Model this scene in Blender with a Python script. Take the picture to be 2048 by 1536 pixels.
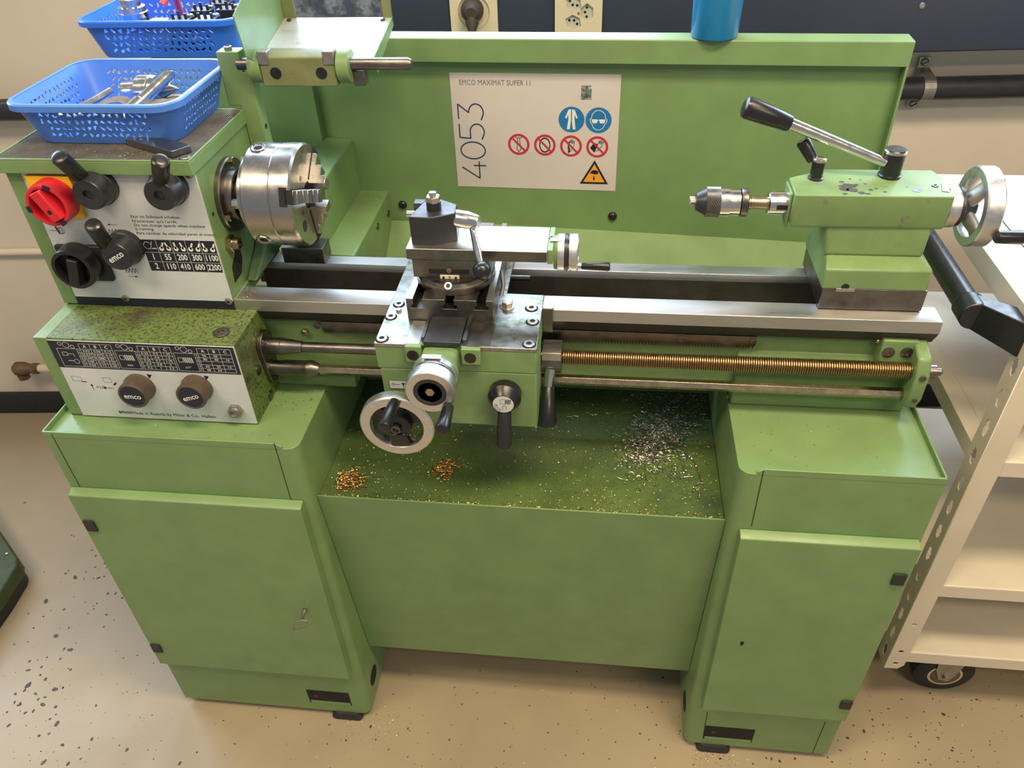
import bpy, bmesh, math, random
import numpy as np
from mathutils import Vector, Matrix
random.seed(11); rng = np.random.default_rng(11)
for o in list(bpy.data.objects): bpy.data.objects.remove(o)
scn = bpy.context.scene
C = scn.collection

# ------------------------------------------------------------------ camera
CAM = Vector((0.8668, -0.8366, 1.5925)); PITCH, YAW, ROLL, FPX = 0.6706, -0.1343, -0.0412, 1571.47
cf = Vector((math.sin(YAW)*math.cos(PITCH), math.cos(YAW)*math.cos(PITCH), -math.sin(PITCH)))
_r = cf.cross(Vector((0, 0, 1))).normalized(); _u = _r.cross(cf)
cr = _r*math.cos(ROLL)+_u*math.sin(ROLL); cu = -_r*math.sin(ROLL)+_u*math.cos(ROLL)
cam = bpy.data.objects.new('camera', bpy.data.cameras.new('camera')); C.objects.link(cam)
cam.matrix_world = Matrix(((cr.x, cu.x, -cf.x, CAM.x), (cr.y, cu.y, -cf.y, CAM.y), (cr.z, cu.z, -cf.z, CAM.z), (0, 0, 0, 1)))
cam.data.sensor_width = 36; cam.data.lens = FPX/2048*36; cam.data.clip_start = 0.02
scn.camera = cam
def P(u, v, **k):
    """where a point of the photograph lies, given one known coordinate"""
    d = cf+cr*((u-1024)/FPX)+cu*((768-v)/FPX)
    a, val = list(k.items())[0]; i = 'xyz'.index(a)
    return CAM+d*((val-CAM[i])/d[i])
def XZ(u, v, y): p = P(u, v, y=y); return (p.x, p.z)

# ------------------------------------------------------------------ light
WALL_A, WALL_B = 1.008, 0.0817               # back wall: y = A + B x (the lathe stands a little askew to it)
wall_ang = math.atan(WALL_B)
w = bpy.data.worlds.new('world'); scn.world = w; w.use_nodes = True
w.node_tree.nodes['Background'].inputs[0].default_value = (0.94, 0.97, 1.0, 1); w.node_tree.nodes['Background'].inputs[1].default_value = 0.34
def area(name, loc, rot, sx, sy, power, col):
    l = bpy.data.lights.new(name, 'AREA'); l.shape = 'RECTANGLE'; l.size = sx; l.size_y = sy; l.energy = power; l.color = col
    o = bpy.data.objects.new(name, l); C.objects.link(o); o.location = loc; o.rotation_euler = rot; return o
WINDOWS = [(-2.3, -0.80), (-0.22, 0.98), (1.66, 3.2)]; WZ0, WZ1 = 1.36, 2.55
for a, b in WINDOWS:                          # daylight through the windows above the duct
    xm = (a+b)/2
    area('window_daylight', (xm, WALL_A+WALL_B*xm-0.02, (WZ0+WZ1)/2), (math.radians(-90), 0, wall_ang), b-a, WZ1-WZ0, 43*(b-a), (0.66, 0.82, 1.0))
for x, y, pw in ((1.25, -0.45, 50), (-0.5, -0.9, 32), (2.3, -1.6, 34)):   # warm ceiling lamps of the workshop
    area('ceiling_lamp_light', (x, y, 2.75), (0, 0, 0), 1.2, 0.35, pw, (1.0, 0.80, 0.52))
scn.view_settings.view_transform = 'Standard'; scn.view_settings.look = 'None'
scn.view_settings.exposure = 0.0; scn.view_settings.gamma = 1; scn.view_settings.use_curve_mapping = False

# ------------------------------------------------------------------ materials
def mat(name, col, rough=0.5, metal=0.0, var=0.0, vscale=30.0, spots=None, bump=0.0, bscale=200.0, coat=0.0, alpha=None, trans=0.0, stretch=None, spec=None):
    m = bpy.data.materials.new(name); m.use_nodes = True; nt = m.node_tree; b = nt.nodes['Principled BSDF']
    c = (*col, 1); b.inputs['Base Color'].default_value = c; b.inputs['Roughness'].default_value = rough; b.inputs['Metallic'].default_value = metal
    if coat: b.inputs['Coat Weight'].default_value = coat; b.inputs['Coat Roughness'].default_value = 0.15
    if trans: b.inputs['Transmission Weight'].default_value = trans
    if spec is not None: b.inputs['Specular IOR Level'].default_value = spec
    tc = nt.nodes.new('ShaderNodeTexCoord'); src = tc.outputs['Object']
    if stretch:
        mp = nt.nodes.new('ShaderNodeMapping'); mp.inputs['Scale'].default_value = stretch; nt.links.new(src, mp.inputs[0]); src = mp.outputs[0]
    col_out = None
    def mixc(a, bcol, fac):
        mx = nt.nodes.new('ShaderNodeMix'); mx.data_type = 'RGBA'
        if hasattr(a, 'links'): nt.links.new(a, mx.inputs[6])
        else: mx.inputs[6].default_value = a
        mx.inputs[7].default_value = bcol; nt.links.new(fac, mx.inputs[0]); return mx.outputs[2]
    def noise(scale, lo, hi, detail=4, rough_=0.6):
        n = nt.nodes.new('ShaderNodeTexNoise'); n.inputs['Scale'].default_value = scale; n.inputs['Detail'].default_value = detail; n.inputs['Roughness'].default_value = rough_
        nt.links.new(src, n.inputs['Vector'])
        r = nt.nodes.new('ShaderNodeMapRange'); r.inputs[1].default_value = lo; r.inputs[2].default_value = hi; nt.links.new(n.outputs[0], r.inputs[0]); return r.outputs[0]
    if var:
        d = tuple(x*(1-var) for x in col)+(1,)
        col_out = mixc(c, d, noise(vscale, 0.35, 0.65))
        rr = nt.nodes.new('ShaderNodeMapRange'); rr.inputs[3].default_value = max(0.03, rough-0.07); rr.inputs[4].default_value = rough+0.09
        nt.links.new(noise(vscale*1.7, 0.3, 0.7), rr.inputs[0]); nt.links.new(rr.outputs[0], b.inputs['Roughness'])
    for s in (spots or []):
        scol, scale, lo, hi = s
        col_out = mixc(col_out if col_out is not None else c, (*scol, 1), noise(scale, lo, hi, 6, 0.65))
    if col_out is not None: nt.links.new(col_out, b.inputs['Base Color'])
    if bump:
        n = nt.nodes.new('ShaderNodeTexNoise'); n.inputs['Scale'].default_value = bscale; n.inputs['Detail'].default_value = 3; nt.links.new(src, n.inputs['Vector'])
        bp = nt.nodes.new('ShaderNodeBump'); bp.inputs['Strength'].default_value = bump; bp.inputs['Distance'].default_value = 0.001
        nt.links.new(n.outputs[0], bp.inputs['Height']); nt.links.new(bp.outputs[0], b.inputs['Normal'])
    return m
G = (0.176, 0.290, 0.118)
def pane_mat():
    # clear plastic sheet, dusty: most light passes, some scatters
    m = bpy.data.materials.new('dusty_clear_sheet'); m.use_nodes = True; nt = m.node_tree; b = nt.nodes['Principled BSDF']; out = nt.nodes['Material Output']
    b.inputs['Base Color'].default_value = (0.55, 0.58, 0.62, 1); b.inputs['Roughness'].default_value = 0.35
    t = nt.nodes.new('ShaderNodeBsdfTransparent'); t.inputs[0].default_value = (0.86, 0.90, 0.95, 1); mx = nt.nodes.new('ShaderNodeMixShader')
    tc = nt.nodes.new('ShaderNodeTexCoord'); n = nt.nodes.new('ShaderNodeTexNoise'); n.inputs['Scale'].default_value = 45; n.inputs['Detail'].default_value = 7; n.inputs['Roughness'].default_value = 0.75
    r = nt.nodes.new('ShaderNodeMapRange'); r.inputs[1].default_value = 0.45; r.inputs[2].default_value = 0.75; r.inputs[3].default_value = 0.03; r.inputs[4].default_value = 0.30
    nt.links.new(tc.outputs['Object'], n.inputs['Vector']); nt.links.new(n.outputs[0], r.inputs[0]); nt.links.new(r.outputs[0], mx.inputs[0])
    nt.links.new(t.outputs[0], mx.inputs[1]); nt.links.new(b.outputs[0], mx.inputs[2]); nt.links.new(mx.outputs[0], out.inputs[0]); return m
M = dict(
 pane=pane_mat(),
 green=mat('green_enamel', G, 0.36, var=0.12, vscale=14, bump=0.05, bscale=900),
 green_cast=mat('green_cast_paint', (0.178, 0.284, 0.114), 0.42, var=0.14, vscale=25, spots=[((0.05, 0.055, 0.03), 60, 0.70, 0.82)], bump=0.12, bscale=500),
 green_dirty=mat('green_paint_soiled', (0.135, 0.200, 0.050), 0.42, var=0.25, vscale=30, spots=[((0.035, 0.035, 0.018), 190, 0.50, 0.62), ((0.05, 0.040, 0.028), 11, 0.52, 0.75)], bump=0.25, bscale=300),
 green_oily=mat('green_tray_oily', (0.105, 0.165, 0.052), 0.30, var=0.35, vscale=7, spots=[((0.045, 0.075, 0.042), 9, 0.5, 0.75)], bump=0.10, bscale=350),
 green_worn=mat('green_paint_worn', (0.178, 0.284, 0.114), 0.42, var=0.12, vscale=25, spots=[((0.16, 0.16, 0.16), 28, 0.64, 0.665)], bump=0.1, bscale=500),
 green_brass=mat('olive_paint_chipped', (0.175, 0.195, 0.085), 0.5, var=0.2, vscale=40, spots=[((0.30, 0.24, 0.15), 55, 0.60, 0.68)], bump=0.15, bscale=400),
 steel=mat('ground_steel', (0.56, 0.55, 0.54), 0.40, 1.0, var=0.16, vscale=22, spots=[((0.24, 0.20, 0.15), 18, 0.62, 0.85)], stretch=(0.25, 1, 1)),
 steel_dark=mat('dark_oiled_steel', (0.22, 0.205, 0.19), 0.36, 1.0, var=0.3, vscale=35, spots=[((0.10, 0.075, 0.05), 20, 0.55, 0.8)]),
 steel_plate=mat('scuffed_saddle_steel', (0.44, 0.44, 0.42), 0.34, 1.0, var=0.35, vscale=70, spots=[((0.16, 0.20, 0.10), 38, 0.54, 0.70)]),
 chrome=mat('bright_turned_steel', (0.66, 0.65, 0.63), 0.20, 1.0, var=0.12, vscale=60),
 chuck=mat('ground_chuck_steel', (0.43, 0.41, 0.39), 0.27, 1.0, var=0.03, vscale=25),
 alu=mat('brushed_aluminium', (0.72, 0.72, 0.72), 0.36, 1.0, var=0.1, vscale=80),
 screw=mat('lead_screw_steel', (0.50, 0.38, 0.22), 0.30, 1.0, var=0.06, vscale=60),  # golden base colour holds the warm lamp's reflection on the threads
 steel_black=mat('dark_way_flank', (0.055, 0.047, 0.042), 0.5, 0.3, var=0.3, vscale=30),  # near-black and rough, for the rear flank, bed web and way underside
 bronze=mat('warm_oiled_steel', (0.46, 0.37, 0.25), 0.28, 1.0, var=0.2, vscale=40),
 burn=mat('blackened_steel', (0.060, 0.062, 0.070), 0.33, 0.6, var=0.3, vscale=40),
 black=mat('black_plastic', (0.012, 0.013, 0.016), 0.28, var=0.2, vscale=40),
 black_matte=mat('black_matte_plastic', (0.018, 0.019, 0.022), 0.5, var=0.2, vscale=40),
 rubber=mat('black_rubber', (0.02, 0.02, 0.022), 0.7, var=0.3, vscale=30),
 brown=mat('brown_knob_plastic', (0.095, 0.070, 0.050), 0.42, var=0.35, vscale=60),
 red=mat('red_switch_plastic', (0.62, 0.018, 0.035), 0.34, var=0.1, vscale=30),
 yellow=mat('yellow_switch_plate', (0.85, 0.50, 0.015), 0.4, var=0.08, vscale=30),
 white=mat('white_control_plate', (0.60, 0.64, 0.66), 0.42, var=0.10, vscale=18, spots=[((0.40, 0.38, 0.30), 30, 0.66, 0.85)]),
 print_white=mat('white_print', (0.72, 0.73, 0.70), 0.5),
 print_black=mat('black_print', (0.010, 0.013, 0.028), 0.45),
 print_grey=mat('grey_print', (0.16, 0.16, 0.17), 0.55),
 print_navy=mat('navy_print', (0.016, 0.026, 0.12), 0.55),
 print_red=mat('red_print', (0.50, 0.02, 0.05), 0.55),
 print_blue=mat('blue_print', (0.012, 0.16, 0.42), 0.55),
 print_orange=mat('orange_print', (0.80, 0.33, 0.03), 0.55),
 print_photo=mat('small_printed_photo', (0.18, 0.22, 0.20), 0.55, var=0.8, vscale=180, spots=[((0.5, 0.55, 0.55), 120, 0.5, 0.65)]),
 paper=mat('laminated_paper', (0.60, 0.55, 0.54), 0.36, var=0.05, vscale=12),
 basket=mat('blue_plastic', (0.075, 0.215, 0.70), 0.38, var=0.10, vscale=10),
 basket2=mat('bright_blue_plastic', (0.030, 0.16, 0.80), 0.36, var=0.10, vscale=10),
 cup=mat('blue_beaker_plastic', (0.010, 0.20, 0.46), 0.30, var=0.10, vscale=20),
 mat_rib=mat('ribbed_mat_rubber', (0.13, 0.12, 0.105), 0.45, var=0.35, vscale=40, spots=[((0.17, 0.10, 0.05), 26, 0.58, 0.75)]),
 seam=mat('dark_seam', (0.02, 0.028, 0.012), 0.7),
 dark=mat('dark_cavity', (0.008, 0.008, 0.008), 0.8),
 wall=mat('cream_wall_paint', (0.70, 0.63, 0.545), 0.75, var=0.07, vscale=3, spots=[((0.40, 0.31, 0.22), 45, 0.73, 0.80)], bump=0.35, bscale=60),
 floor=mat('beige_epoxy_floor', (0.39, 0.315, 0.215), 0.42, var=0.18, vscale=2.2, spots=[((0.33, 0.25, 0.17), 1.4, 0.62, 0.9)], bump=0.06, bscale=120),
 flake=mat('dark_floor_flake', (0.075, 0.062, 0.05), 0.5, var=0.4, vscale=60),
 duct=mat('navy_black_duct', (0.034, 0.042, 0.085), 0.42, var=0.1, vscale=6),
 pipe=mat('black_pipe_paint', (0.022, 0.022, 0.032), 0.38, var=0.2, vscale=20),
 zinc=mat('dull_zinc', (0.42, 0.40, 0.36), 0.42, 0.9, var=0.25, vscale=40),
 outlet=mat('ivory_outlet_plastic', (0.68, 0.60, 0.47), 0.4, var=0.05, vscale=20),
 outlet_face=mat('grey_outlet_plastic', (0.50, 0.49, 0.45), 0.42, var=0.05, vscale=20),
 plug=mat('brown_black_plug', (0.055, 0.042, 0.040), 0.5, var=0.2, vscale=20),
 cart=mat('cream_cart_enamel', (0.70, 0.625, 0.51), 0.42, var=0.10, vscale=6, spots=[((0.40, 0.33, 0.24), 20, 0.74, 0.82)]),
 brass=mat('brass_chips', (0.90, 0.56, 0.22), 0.28, 1.0, var=0.25, vscale=90),
 swarf=mat('steel_swarf', (0.62, 0.60, 0.57), 0.28, 1.0, var=0.25, vscale=60),
 rust=mat('corroded_brass', (0.20, 0.13, 0.08), 0.6, 0.4, var=0.4, vscale=40),
 glass=mat('grey_window_sheet', (0.20, 0.23, 0.30), 0.32, var=0.35, vscale=50, spots=[((0.5, 0.52, 0.55), 45, 0.66, 0.75)]),
 sheetmetal=mat('bright_sheet_metal', (0.70, 0.71, 0.70), 0.30, 0.55, var=0.15, vscale=25, spots=[((0.2, 0.2, 0.2), 60, 0.72, 0.74)]),
 carbide=mat('tool_steel_bar', (0.20, 0.21, 0.23), 0.34, 0.9, var=0.3, vscale=40),
 pink=mat('red_grip_plastic', (0.75, 0.08, 0.10), 0.4),
)

# ------------------------------------------------------------------ mesh helpers
X, Y, Z = Vector((1, 0, 0)), Vector((0, 1, 0)), Vector((0, 0, 1))
class Plane:
    def __init__(s, o, ex, ey): s.o = Vector(o); s.ex = Vector(ex).normalized(); s.ey = Vector(ey).normalized(); s.n = s.ex.cross(s.ey)
    def pt(s, a, b, h=0.0): return s.o+s.ex*a+s.ey*b+s.n*h
def front(y): return Plane((0, y, 0), (1, 0, 0), (0, 0, 1))
def frame(d):
    d = d.normalized(); a = Z if abs(d.z) < 0.9 else X
    e1 = d.cross(a).normalized(); return e1, d.cross(e1).normalized(), d
class MB:
    def __init__(s): s.bm = bmesh.new()
    def face(s, pts):
        try: return s.bm.faces.new([s.bm.verts.new(p) for p in pts])
        except ValueError: return None
    def box(s, x0, x1, y0, y1, z0, z1):
        v = [s.bm.verts.new((x, y, z)) for x in (x0, x1) for y in (y0, y1) for z in (z0, z1)]
        for f in ((0, 1, 3, 2), (4, 6, 7, 5), (0, 4, 5, 1), (2, 3, 7, 6), (0, 2, 6, 4), (1, 5, 7, 3)): s.bm.faces.new([v[i] for i in f])
        return s
    def obox(s, c, ex, ey, ez, hx, hy, hz):
        c = Vector(c); v = [s.bm.verts.new(c+ex*(a*hx)+ey*(b*hy)+ez*(d*hz)) for a in (-1, 1) for b in (-1, 1) for d in (-1, 1)]
        for f in ((0, 1, 3, 2), (4, 6, 7, 5), (0, 4, 5, 1), (2, 3, 7, 6), (0, 2, 6, 4), (1, 5, 7, 3)): s.bm.faces.new([v[i] for i in f])
        return s
    def prism(s, poly, axis, a0, a1):
        mk = {'x': lambda p, a: (a, p[0], p[1]), 'y': lambda p, a: (p[0], a, p[1]), 'z': lambda p, a: (p[0], p[1], a)}[axis]
        A = [s.bm.verts.new(mk(p, a0)) for p in poly]; B = [s.bm.verts.new(mk(p, a1)) for p in poly]; n = len(poly)
        s.bm.faces.new(A); s.bm.faces.new(B[::-1])
        for i in range(n): s.bm.faces.new((A[i], B[i], B[(i+1) % n], A[(i+1) % n]))
        return s
    def loft(s, loops, close=False, caps=True):
        R = [[s.bm.verts.new(p) for p in l] for l in loops]; n = len(R[0])
        for a, b in zip(R, R[1:]+([R[0]] if close else [])):
            for i in range(n): s.bm.faces.new((a[i], b[i], b[(i+1) % n], a[(i+1) % n]))
        if caps and not close: s.bm.faces.new(R[0]); s.bm.faces.new(R[-1][::-1])
        return s
    def lathe(s, o, d, prof, n=40, closed=False, caps=True):
        o = Vector(o); e1, e2, d = frame(Vector(d))
        loops = [[o+d*t+(e1*math.cos(2*math.pi*i/n)+e2*math.sin(2*math.pi*i/n))*max(r, 1e-5) for i in range(n)] for t, r in prof]
        return s.loft(loops, closed, caps)
    def cyl(s, p0, p1, r0, r1=None, n=32):
        p0, p1 = Vector(p0), Vector(p1); return s.lathe(p0, p1-p0, [(0, r0), ((p1-p0).length, r0 if r1 is None else r1)], n)
    def tube(s, pts, r, n=8, closed=False):
        pts = [Vector(p) for p in pts]; loops = []; e1 = None; N = len(pts)
        for i, p in enumerate(pts):
            t = (pts[(i+1) % N if closed else min(i+1, N-1)]-pts[i-1 if closed else max(i-1, 0)]).normalized()
            if e1 is None: e1 = frame(t)[0]
            e1 = (e1-t*e1.dot(t)).normalized(); e2 = t.cross(e1)
            rr = r[i] if isinstance(r, (list, tuple)) else r
            loops.append([p+(e1*math.cos(2*math.pi*k/n)+e2*math.sin(2*math.pi*k/n))*rr for k in range(n)])
        return s.loft(loops, closed)
    def sphere(s, c, r, n=20):
        prof = [(-r*math.cos(math.pi*i/n), r*math.sin(math.pi*i/n)) for i in range(n+1)]; return s.lathe(c, Z, prof, n*2)
    def add_mesh(s, me, fn):
        m = len(s.bm.verts); s.bm.from_mesh(me); s.bm.verts.ensure_lookup_table()
        for v in s.bm.verts[m:]: v.co = fn(v.co)
        return s
    def text(s, pl, txt, a, b, size, h=0.0003, align='LEFT', rot=0.0, sx=1.0, bold=0.0, shear=0.0):
        cu_ = bpy.data.curves.new('t', 'FONT'); cu_.body = txt; cu_.size = size; cu_.align_x = align; cu_.align_y = 'CENTER'; cu_.resolution_u = 2; cu_.offset = bold; cu_.shear = shear
        ob = bpy.data.objects.new('t', cu_); C.objects.link(ob); dg = bpy.context.evaluated_depsgraph_get(); dg.update()
        me = bpy.data.meshes.new_from_object(ob.evaluated_get(dg)); c_, s_ = math.cos(rot), math.sin(rot)
        s.add_mesh(me, lambda v: pl.pt(a+v.x*sx*c_-v.y*s_, b+v.x*sx*s_+v.y*c_, h))
        bpy.data.objects.remove(ob); bpy.data.curves.remove(cu_); bpy.data.meshes.remove(me); return s
    def plate(s, pl, outer, holes, th, h=0.0):
        cu_ = bpy.data.curves.new('p', 'CURVE'); cu_.dimensions = '2D'; cu_.fill_mode = 'BOTH'; cu_.extrude = th/2
        for poly in [outer]+holes:
            sp = cu_.splines.new('POLY'); sp.points.add(len(poly)-1); sp.use_cyclic_u = True
            for q, p in zip(sp.points, poly): q.co = (p[0], p[1], 0, 1)
        ob = bpy.data.objects.new('p', cu_); C.objects.link(ob); dg = bpy.context.evaluated_depsgraph_get(); dg.update()
        me = bpy.data.meshes.new_from_object(ob.evaluated_get(dg)); s.add_mesh(me, lambda v: pl.pt(v.x, v.y, v.z+h))
        bpy.data.objects.remove(ob); bpy.data.curves.remove(cu_); bpy.data.meshes.remove(me); return s
    def poly(s, pl, pts, h=0.0003): s.face([pl.pt(a, b, h) for a, b in pts]); return s
    def line(s, pl, pts, wd, h=0.0003, closed=False):
        n = len(pts)
        for i in range(n if closed else n-1):
            a, b = Vector(pts[i]), Vector(pts[(i+1) % n]); d = (b-a)
            if d.length < 1e-9: continue
            d.normalize(); q = Vector((-d.y, d.x))*wd/2; e = d*0
            s.face([pl.pt(*(p), h) for p in (a-q-e, b-q+e, b+q+e, a+q-e)])
        return s
    def circ(s, pl, a, b, r, h=0.0003, n=36, w=None, ry=None):
        ry = ry or r; pts = [(a+r*math.cos(2*math.pi*i/n), b+ry*math.sin(2*math.pi*i/n)) for i in range(n)]
        if w is None: return s.poly(pl, pts, h)
        ri, ro, fy = 1-w/2/r, 1+w/2/r, 1
        for i in range(n):
            j = (i+1) % n; s.face([pl.pt(a+(pts[k][0]-a)*f, b+(pts[k][1]-b)*f, h) for k, f in ((i, ri), (j, ri), (j, ro), (i, ro))])
        return s
    def build(s, name, m, parent=None, bevel=0.0, smooth=True, seg=2, recalc=True, kind=None, label=None):
        if recalc: bmesh.ops.recalc_face_normals(s.bm, faces=s.bm.faces)
        me = bpy.data.meshes.new(name); s.bm.to_mesh(me); s.bm.free()
        me.materials.append(M[m] if isinstance(m, str) else m)
        if smooth:
            me.shade_smooth(); me.set_sharp_from_angle(angle=math.radians(35))
        o = bpy.data.objects.new(name, me); C.objects.link(o)
        if parent is not None:
            o.parent = parent; o.matrix_parent_inverse = parent.matrix_basis.inverted()
        if bevel:
            b = o.modifiers.new('bevel', 'BEVEL'); b.width = bevel; b.segments = seg; b.limit_method = 'ANGLE'; b.angle_limit = math.radians(40)
        if kind: o['kind'] = kind
        if label: o['label'] = label
        return o
def tag(o, label, cat, group=None, kind=None):
    o['label'] = label
    if cat: o['category'] = cat
    if group: o['group'] = group
    if kind: o['kind'] = kind
    return o
def thing(name, loc, label, cat, group=None):
    o = bpy.data.objects.new(name, None); C.objects.link(o); o.location = loc; o.empty_display_size = 0.05
    return tag(o, label, cat, group)
def box(name, m, parent, x0, x1, y0, y1, z0, z1, bevel=0.001, **k): return MB().box(x0, x1, y0, y1, z0, z1).build(name, m, parent, bevel, **k)
def hexcyl(mb, c, d, r, L): mb.lathe(c, d, [(0, r), (L*0.9, r), (L, r*0.9)], 6); return mb
def socket(parent, c, d, r, h=0.003, name='socket_screw', m='steel_dark'):
    """cap screw with a hexagon recess"""
    d = Vector(d).normalized(); mb = MB()
    mb.lathe(c, d, [(0, r), (h*0.8, r), (h, r*0.92), (h, r*0.52), (h*0.35, r*0.50)], 24)
    o = mb.build(name, m, parent)
    return o
def grip(name, m, parent, p0, p1, r0, r1, cap=None):
    p0, p1 = Vector(p0), Vector(p1); L = (p1-p0).length; r = r1
    prof = [(0, r0*0.9), (L*0.02, r0), (L*0.45, (r0+r1)/2*1.02), (L-r*0.45, r1), (L-r*0.16, r1*0.9), (L-r*0.03, r1*0.66), (L, r1*0.3)]
    return MB().lathe(p0, p1-p0, prof, 28).build(name, m, parent)
def arc(c, r, a0, a1, n): return [(c[0]+r*math.cos(math.radians(a0+(a1-a0)*i/n)), c[1]+r*math.sin(math.radians(a0+(a1-a0)*i/n))) for i in range(n+1)]
def rrect(x0, x1, y0, y1, r, n=6):
    return arc((x1-r, y1-r), r, 0, 90, n)+arc((x0+r, y1-r), r, 90, 180, n)+arc((x0+r, y0+r), r, 180, 270, n)+arc((x1-r, y0+r), r, 270, 360, n)
FLOOR = -0.018
# ================================================================== ROOM
WN = Vector((WALL_B, -1, 0)).normalized()
def wp(x, off, z): return Vector((x, WALL_A+WALL_B*x, z))+WN*off
def PW(u, v, off):
    d = cf+cr*((u-1024)/FPX)+cu*((768-v)/FPX); o = Vector((0, WALL_A, 0))+WN*off
    return CAM+d*((o-CAM).dot(WN)/d.dot(WN))
def wallprism(mb, poly, x0, x1): return mb.loft([[wp(x0, a, z) for a, z in poly], [wp(x1, a, z) for a, z in poly]])
WX = Vector((1, WALL_B, 0)).normalized()
fl = MB().box(-3.2, 4.4, -3.2, 2.0, FLOOR-0.1, FLOOR).build('floor', 'floor', None, smooth=False)
tag(fl, 'beige sealed workshop floor with dark flakes', None, kind='structure')
mb = MB(); wallprism(mb, [(0, FLOOR), (0, WZ0), (-0.2, WZ0), (-0.2, FLOOR)], -3.2, 4.4)
wallprism(mb, [(0, WZ1), (0, 2.9), (-0.2, 2.9), (-0.2, WZ1)], -3.2, 4.4)
for a, b in ((-3.2, -2.3), (-0.80, -0.22), (0.98, 1.66), (3.2, 4.4)): wallprism(mb, [(0, WZ0), (0, WZ1), (-0.2, WZ1), (-0.2, WZ0)], a, b)
wl = mb.build('wall_back', 'wall', None, smooth=False); tag(wl, 'cream painted workshop wall behind the lathe', None, kind='structure')
bb = wallprism(MB(), [(0, FLOOR), (0.012, FLOOR), (0.012, 0.055), (0.008, 0.062), (0, 0.062)], -3.2, 4.4).build('baseboard_back', 'black_matte', None)
tag(bb, 'black baseboard along the cream wall', None, kind='structure')
# dark flakes lying in the floor
mb = MB()
def flake(x, y, r):
    n = random.randint(6, 8); a0 = random.random()*6.28; st = random.uniform(1.0, 1.9); an = random.random()*3.14
    pts = []
    for i in range(n):
        rr = r*random.uniform(0.65, 1.1); a = a0+6.283*i/n; px, py = rr*math.cos(a)*st, rr*math.sin(a)
        pts.append(Vector((x+px*math.cos(an)-py*math.sin(an), y+px*math.sin(an)+py*math.cos(an), FLOOR)))
    c = sum(pts, Vector())/n; top = [c+(p-c)*0.8+Vector((0, 0, 0.0008)) for p in pts]
    mb.loft([pts, top])
for u, v, s in [(385, 550, 13), (335, 530, 9), (350, 515, 6), (237, 672, 15), (470, 410, 8), (490, 440, 7), (537, 478, 9), (127, 167, 8), (505, 552, 9), (533, 545, 7), (552, 632, 9), (593, 630, 8), (625, 655, 8), (327, 714, 9), (545, 741, 8), (172, 808, 7), (286, 850, 13), (330, 914, 9), (360, 920, 13), (308, 967, 8), (150, 980, 9), (145, 1025, 9), (212, 1008, 8), (207, 1050, 8), (232, 1072, 12), (362, 1022, 8), (145, 1102, 17), (126, 1128, 8), (80, 1146, 9), (282, 1122, 16), (322, 1115, 7), (182, 1145, 8), (195, 1175, 8), (230, 1163, 7), (218, 1200, 13), (284, 1213, 12), (104, 1198, 9), (75, 1190, 7), (36, 1240, 8), (130, 1243, 8), (172, 1233, 9), (256, 1275, 9), (291, 1298, 16), (46, 1307, 11), (320, 1408, 9), (200, 1361, 8), (250, 1350, 7), (470, 1378, 8), (405, 1422, 7), (650, 1433, 9), (225, 1495, 11), (347, 1505, 11), (414, 1478, 6), (920, 1502, 8), (612, 1410, 6), (1008, 1445, 5), (492, 1205, 7), (632, 962, 5), (703, 948, 6), (18, 772, 10), (1772, 1384, 6), (1538, 1300, 5), (1686, 1305, 5), (1897, 1314, 8), (1202, 1402, 5), (1340, 1262, 5), (440, 522, 6), (488, 497, 7), (430, 560, 5), (480, 555, 6), (545, 500, 5), (437, 677, 5), (495, 683, 6), (532, 803, 5), (222, 750, 6), (145, 735, 5), (353, 808, 6), (73, 892, 5), (388, 887, 4), (240, 960, 5), (350, 1017, 5), (92, 1205, 6), (286, 1252, 5), (210, 1440, 5), (458, 1428, 4), (785, 1480, 4)]:
    p = P(u/2.56, 940+v/2.56, z=FLOOR); flake(p.x, p.y, s/2.56*0.00098)
for u, v, s in [(120, 1215, 6), (198, 1062, 7), (195, 1188, 5), (82, 1350, 6), (1272, 1278, 7), (1635, 1250, 9), (1806, 1176, 7), (1567, 1143, 7), (1228, 1338, 8), (1146, 1372, 8), (1175, 1308, 5), (1680, 1436, 7), (1708, 1493, 5), (755, 1478, 7), (797, 1490, 9), (728, 1475, 6), (660, 1505, 5), (875, 1478, 6), (493, 1478, 7), (1470, 1367, 4), (1606, 1370, 5), (1110, 1437, 4), (1508, 1396, 4), (1042, 1470, 5), (1065, 1495, 5)]:
    p = P(1248+u/2.56, 940+v/2.56, z=FLOOR); flake(p.x, p.y, s/2.56*0.00095)
for i in range(260):
    u, v = random.choice([(random.uniform(0, 330), random.uniform(1000, 1530)), (random.uniform(0, 2048), random.uniform(1400, 1536)), (random.uniform(760, 1370), random.uniform(1330, 1536)), (random.uniform(1660, 2048), random.uniform(1390, 1536))])
    p = P(u, v, z=FLOOR); flake(p.x, p.y, random.uniform(0.0006, 0.0018))
mb.build('floor_flakes', 'flake', fl, smooth=False, kind='stuff')
# cable duct with outlets
DUCT = 0.10
dz = PW(1970, 103, DUCT).z
dt = thing('cable_duct', wp(1.0, DUCT/2, dz), 'navy black cable duct running along the wall above the lathe', 'cable duct')
wallprism(MB(), rrect(0.001, DUCT, dz, dz+0.30, 0.006, 3), 0.08, 4.2).build('duct_body', 'duct', dt)
p = PW(1844, 11, DUCT); MB().lathe(p, WN, [(0, 0.0068), (0.002, 0.0062), (0.003, 0.004)], 20).build('screw', 'zinc', dt)
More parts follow.
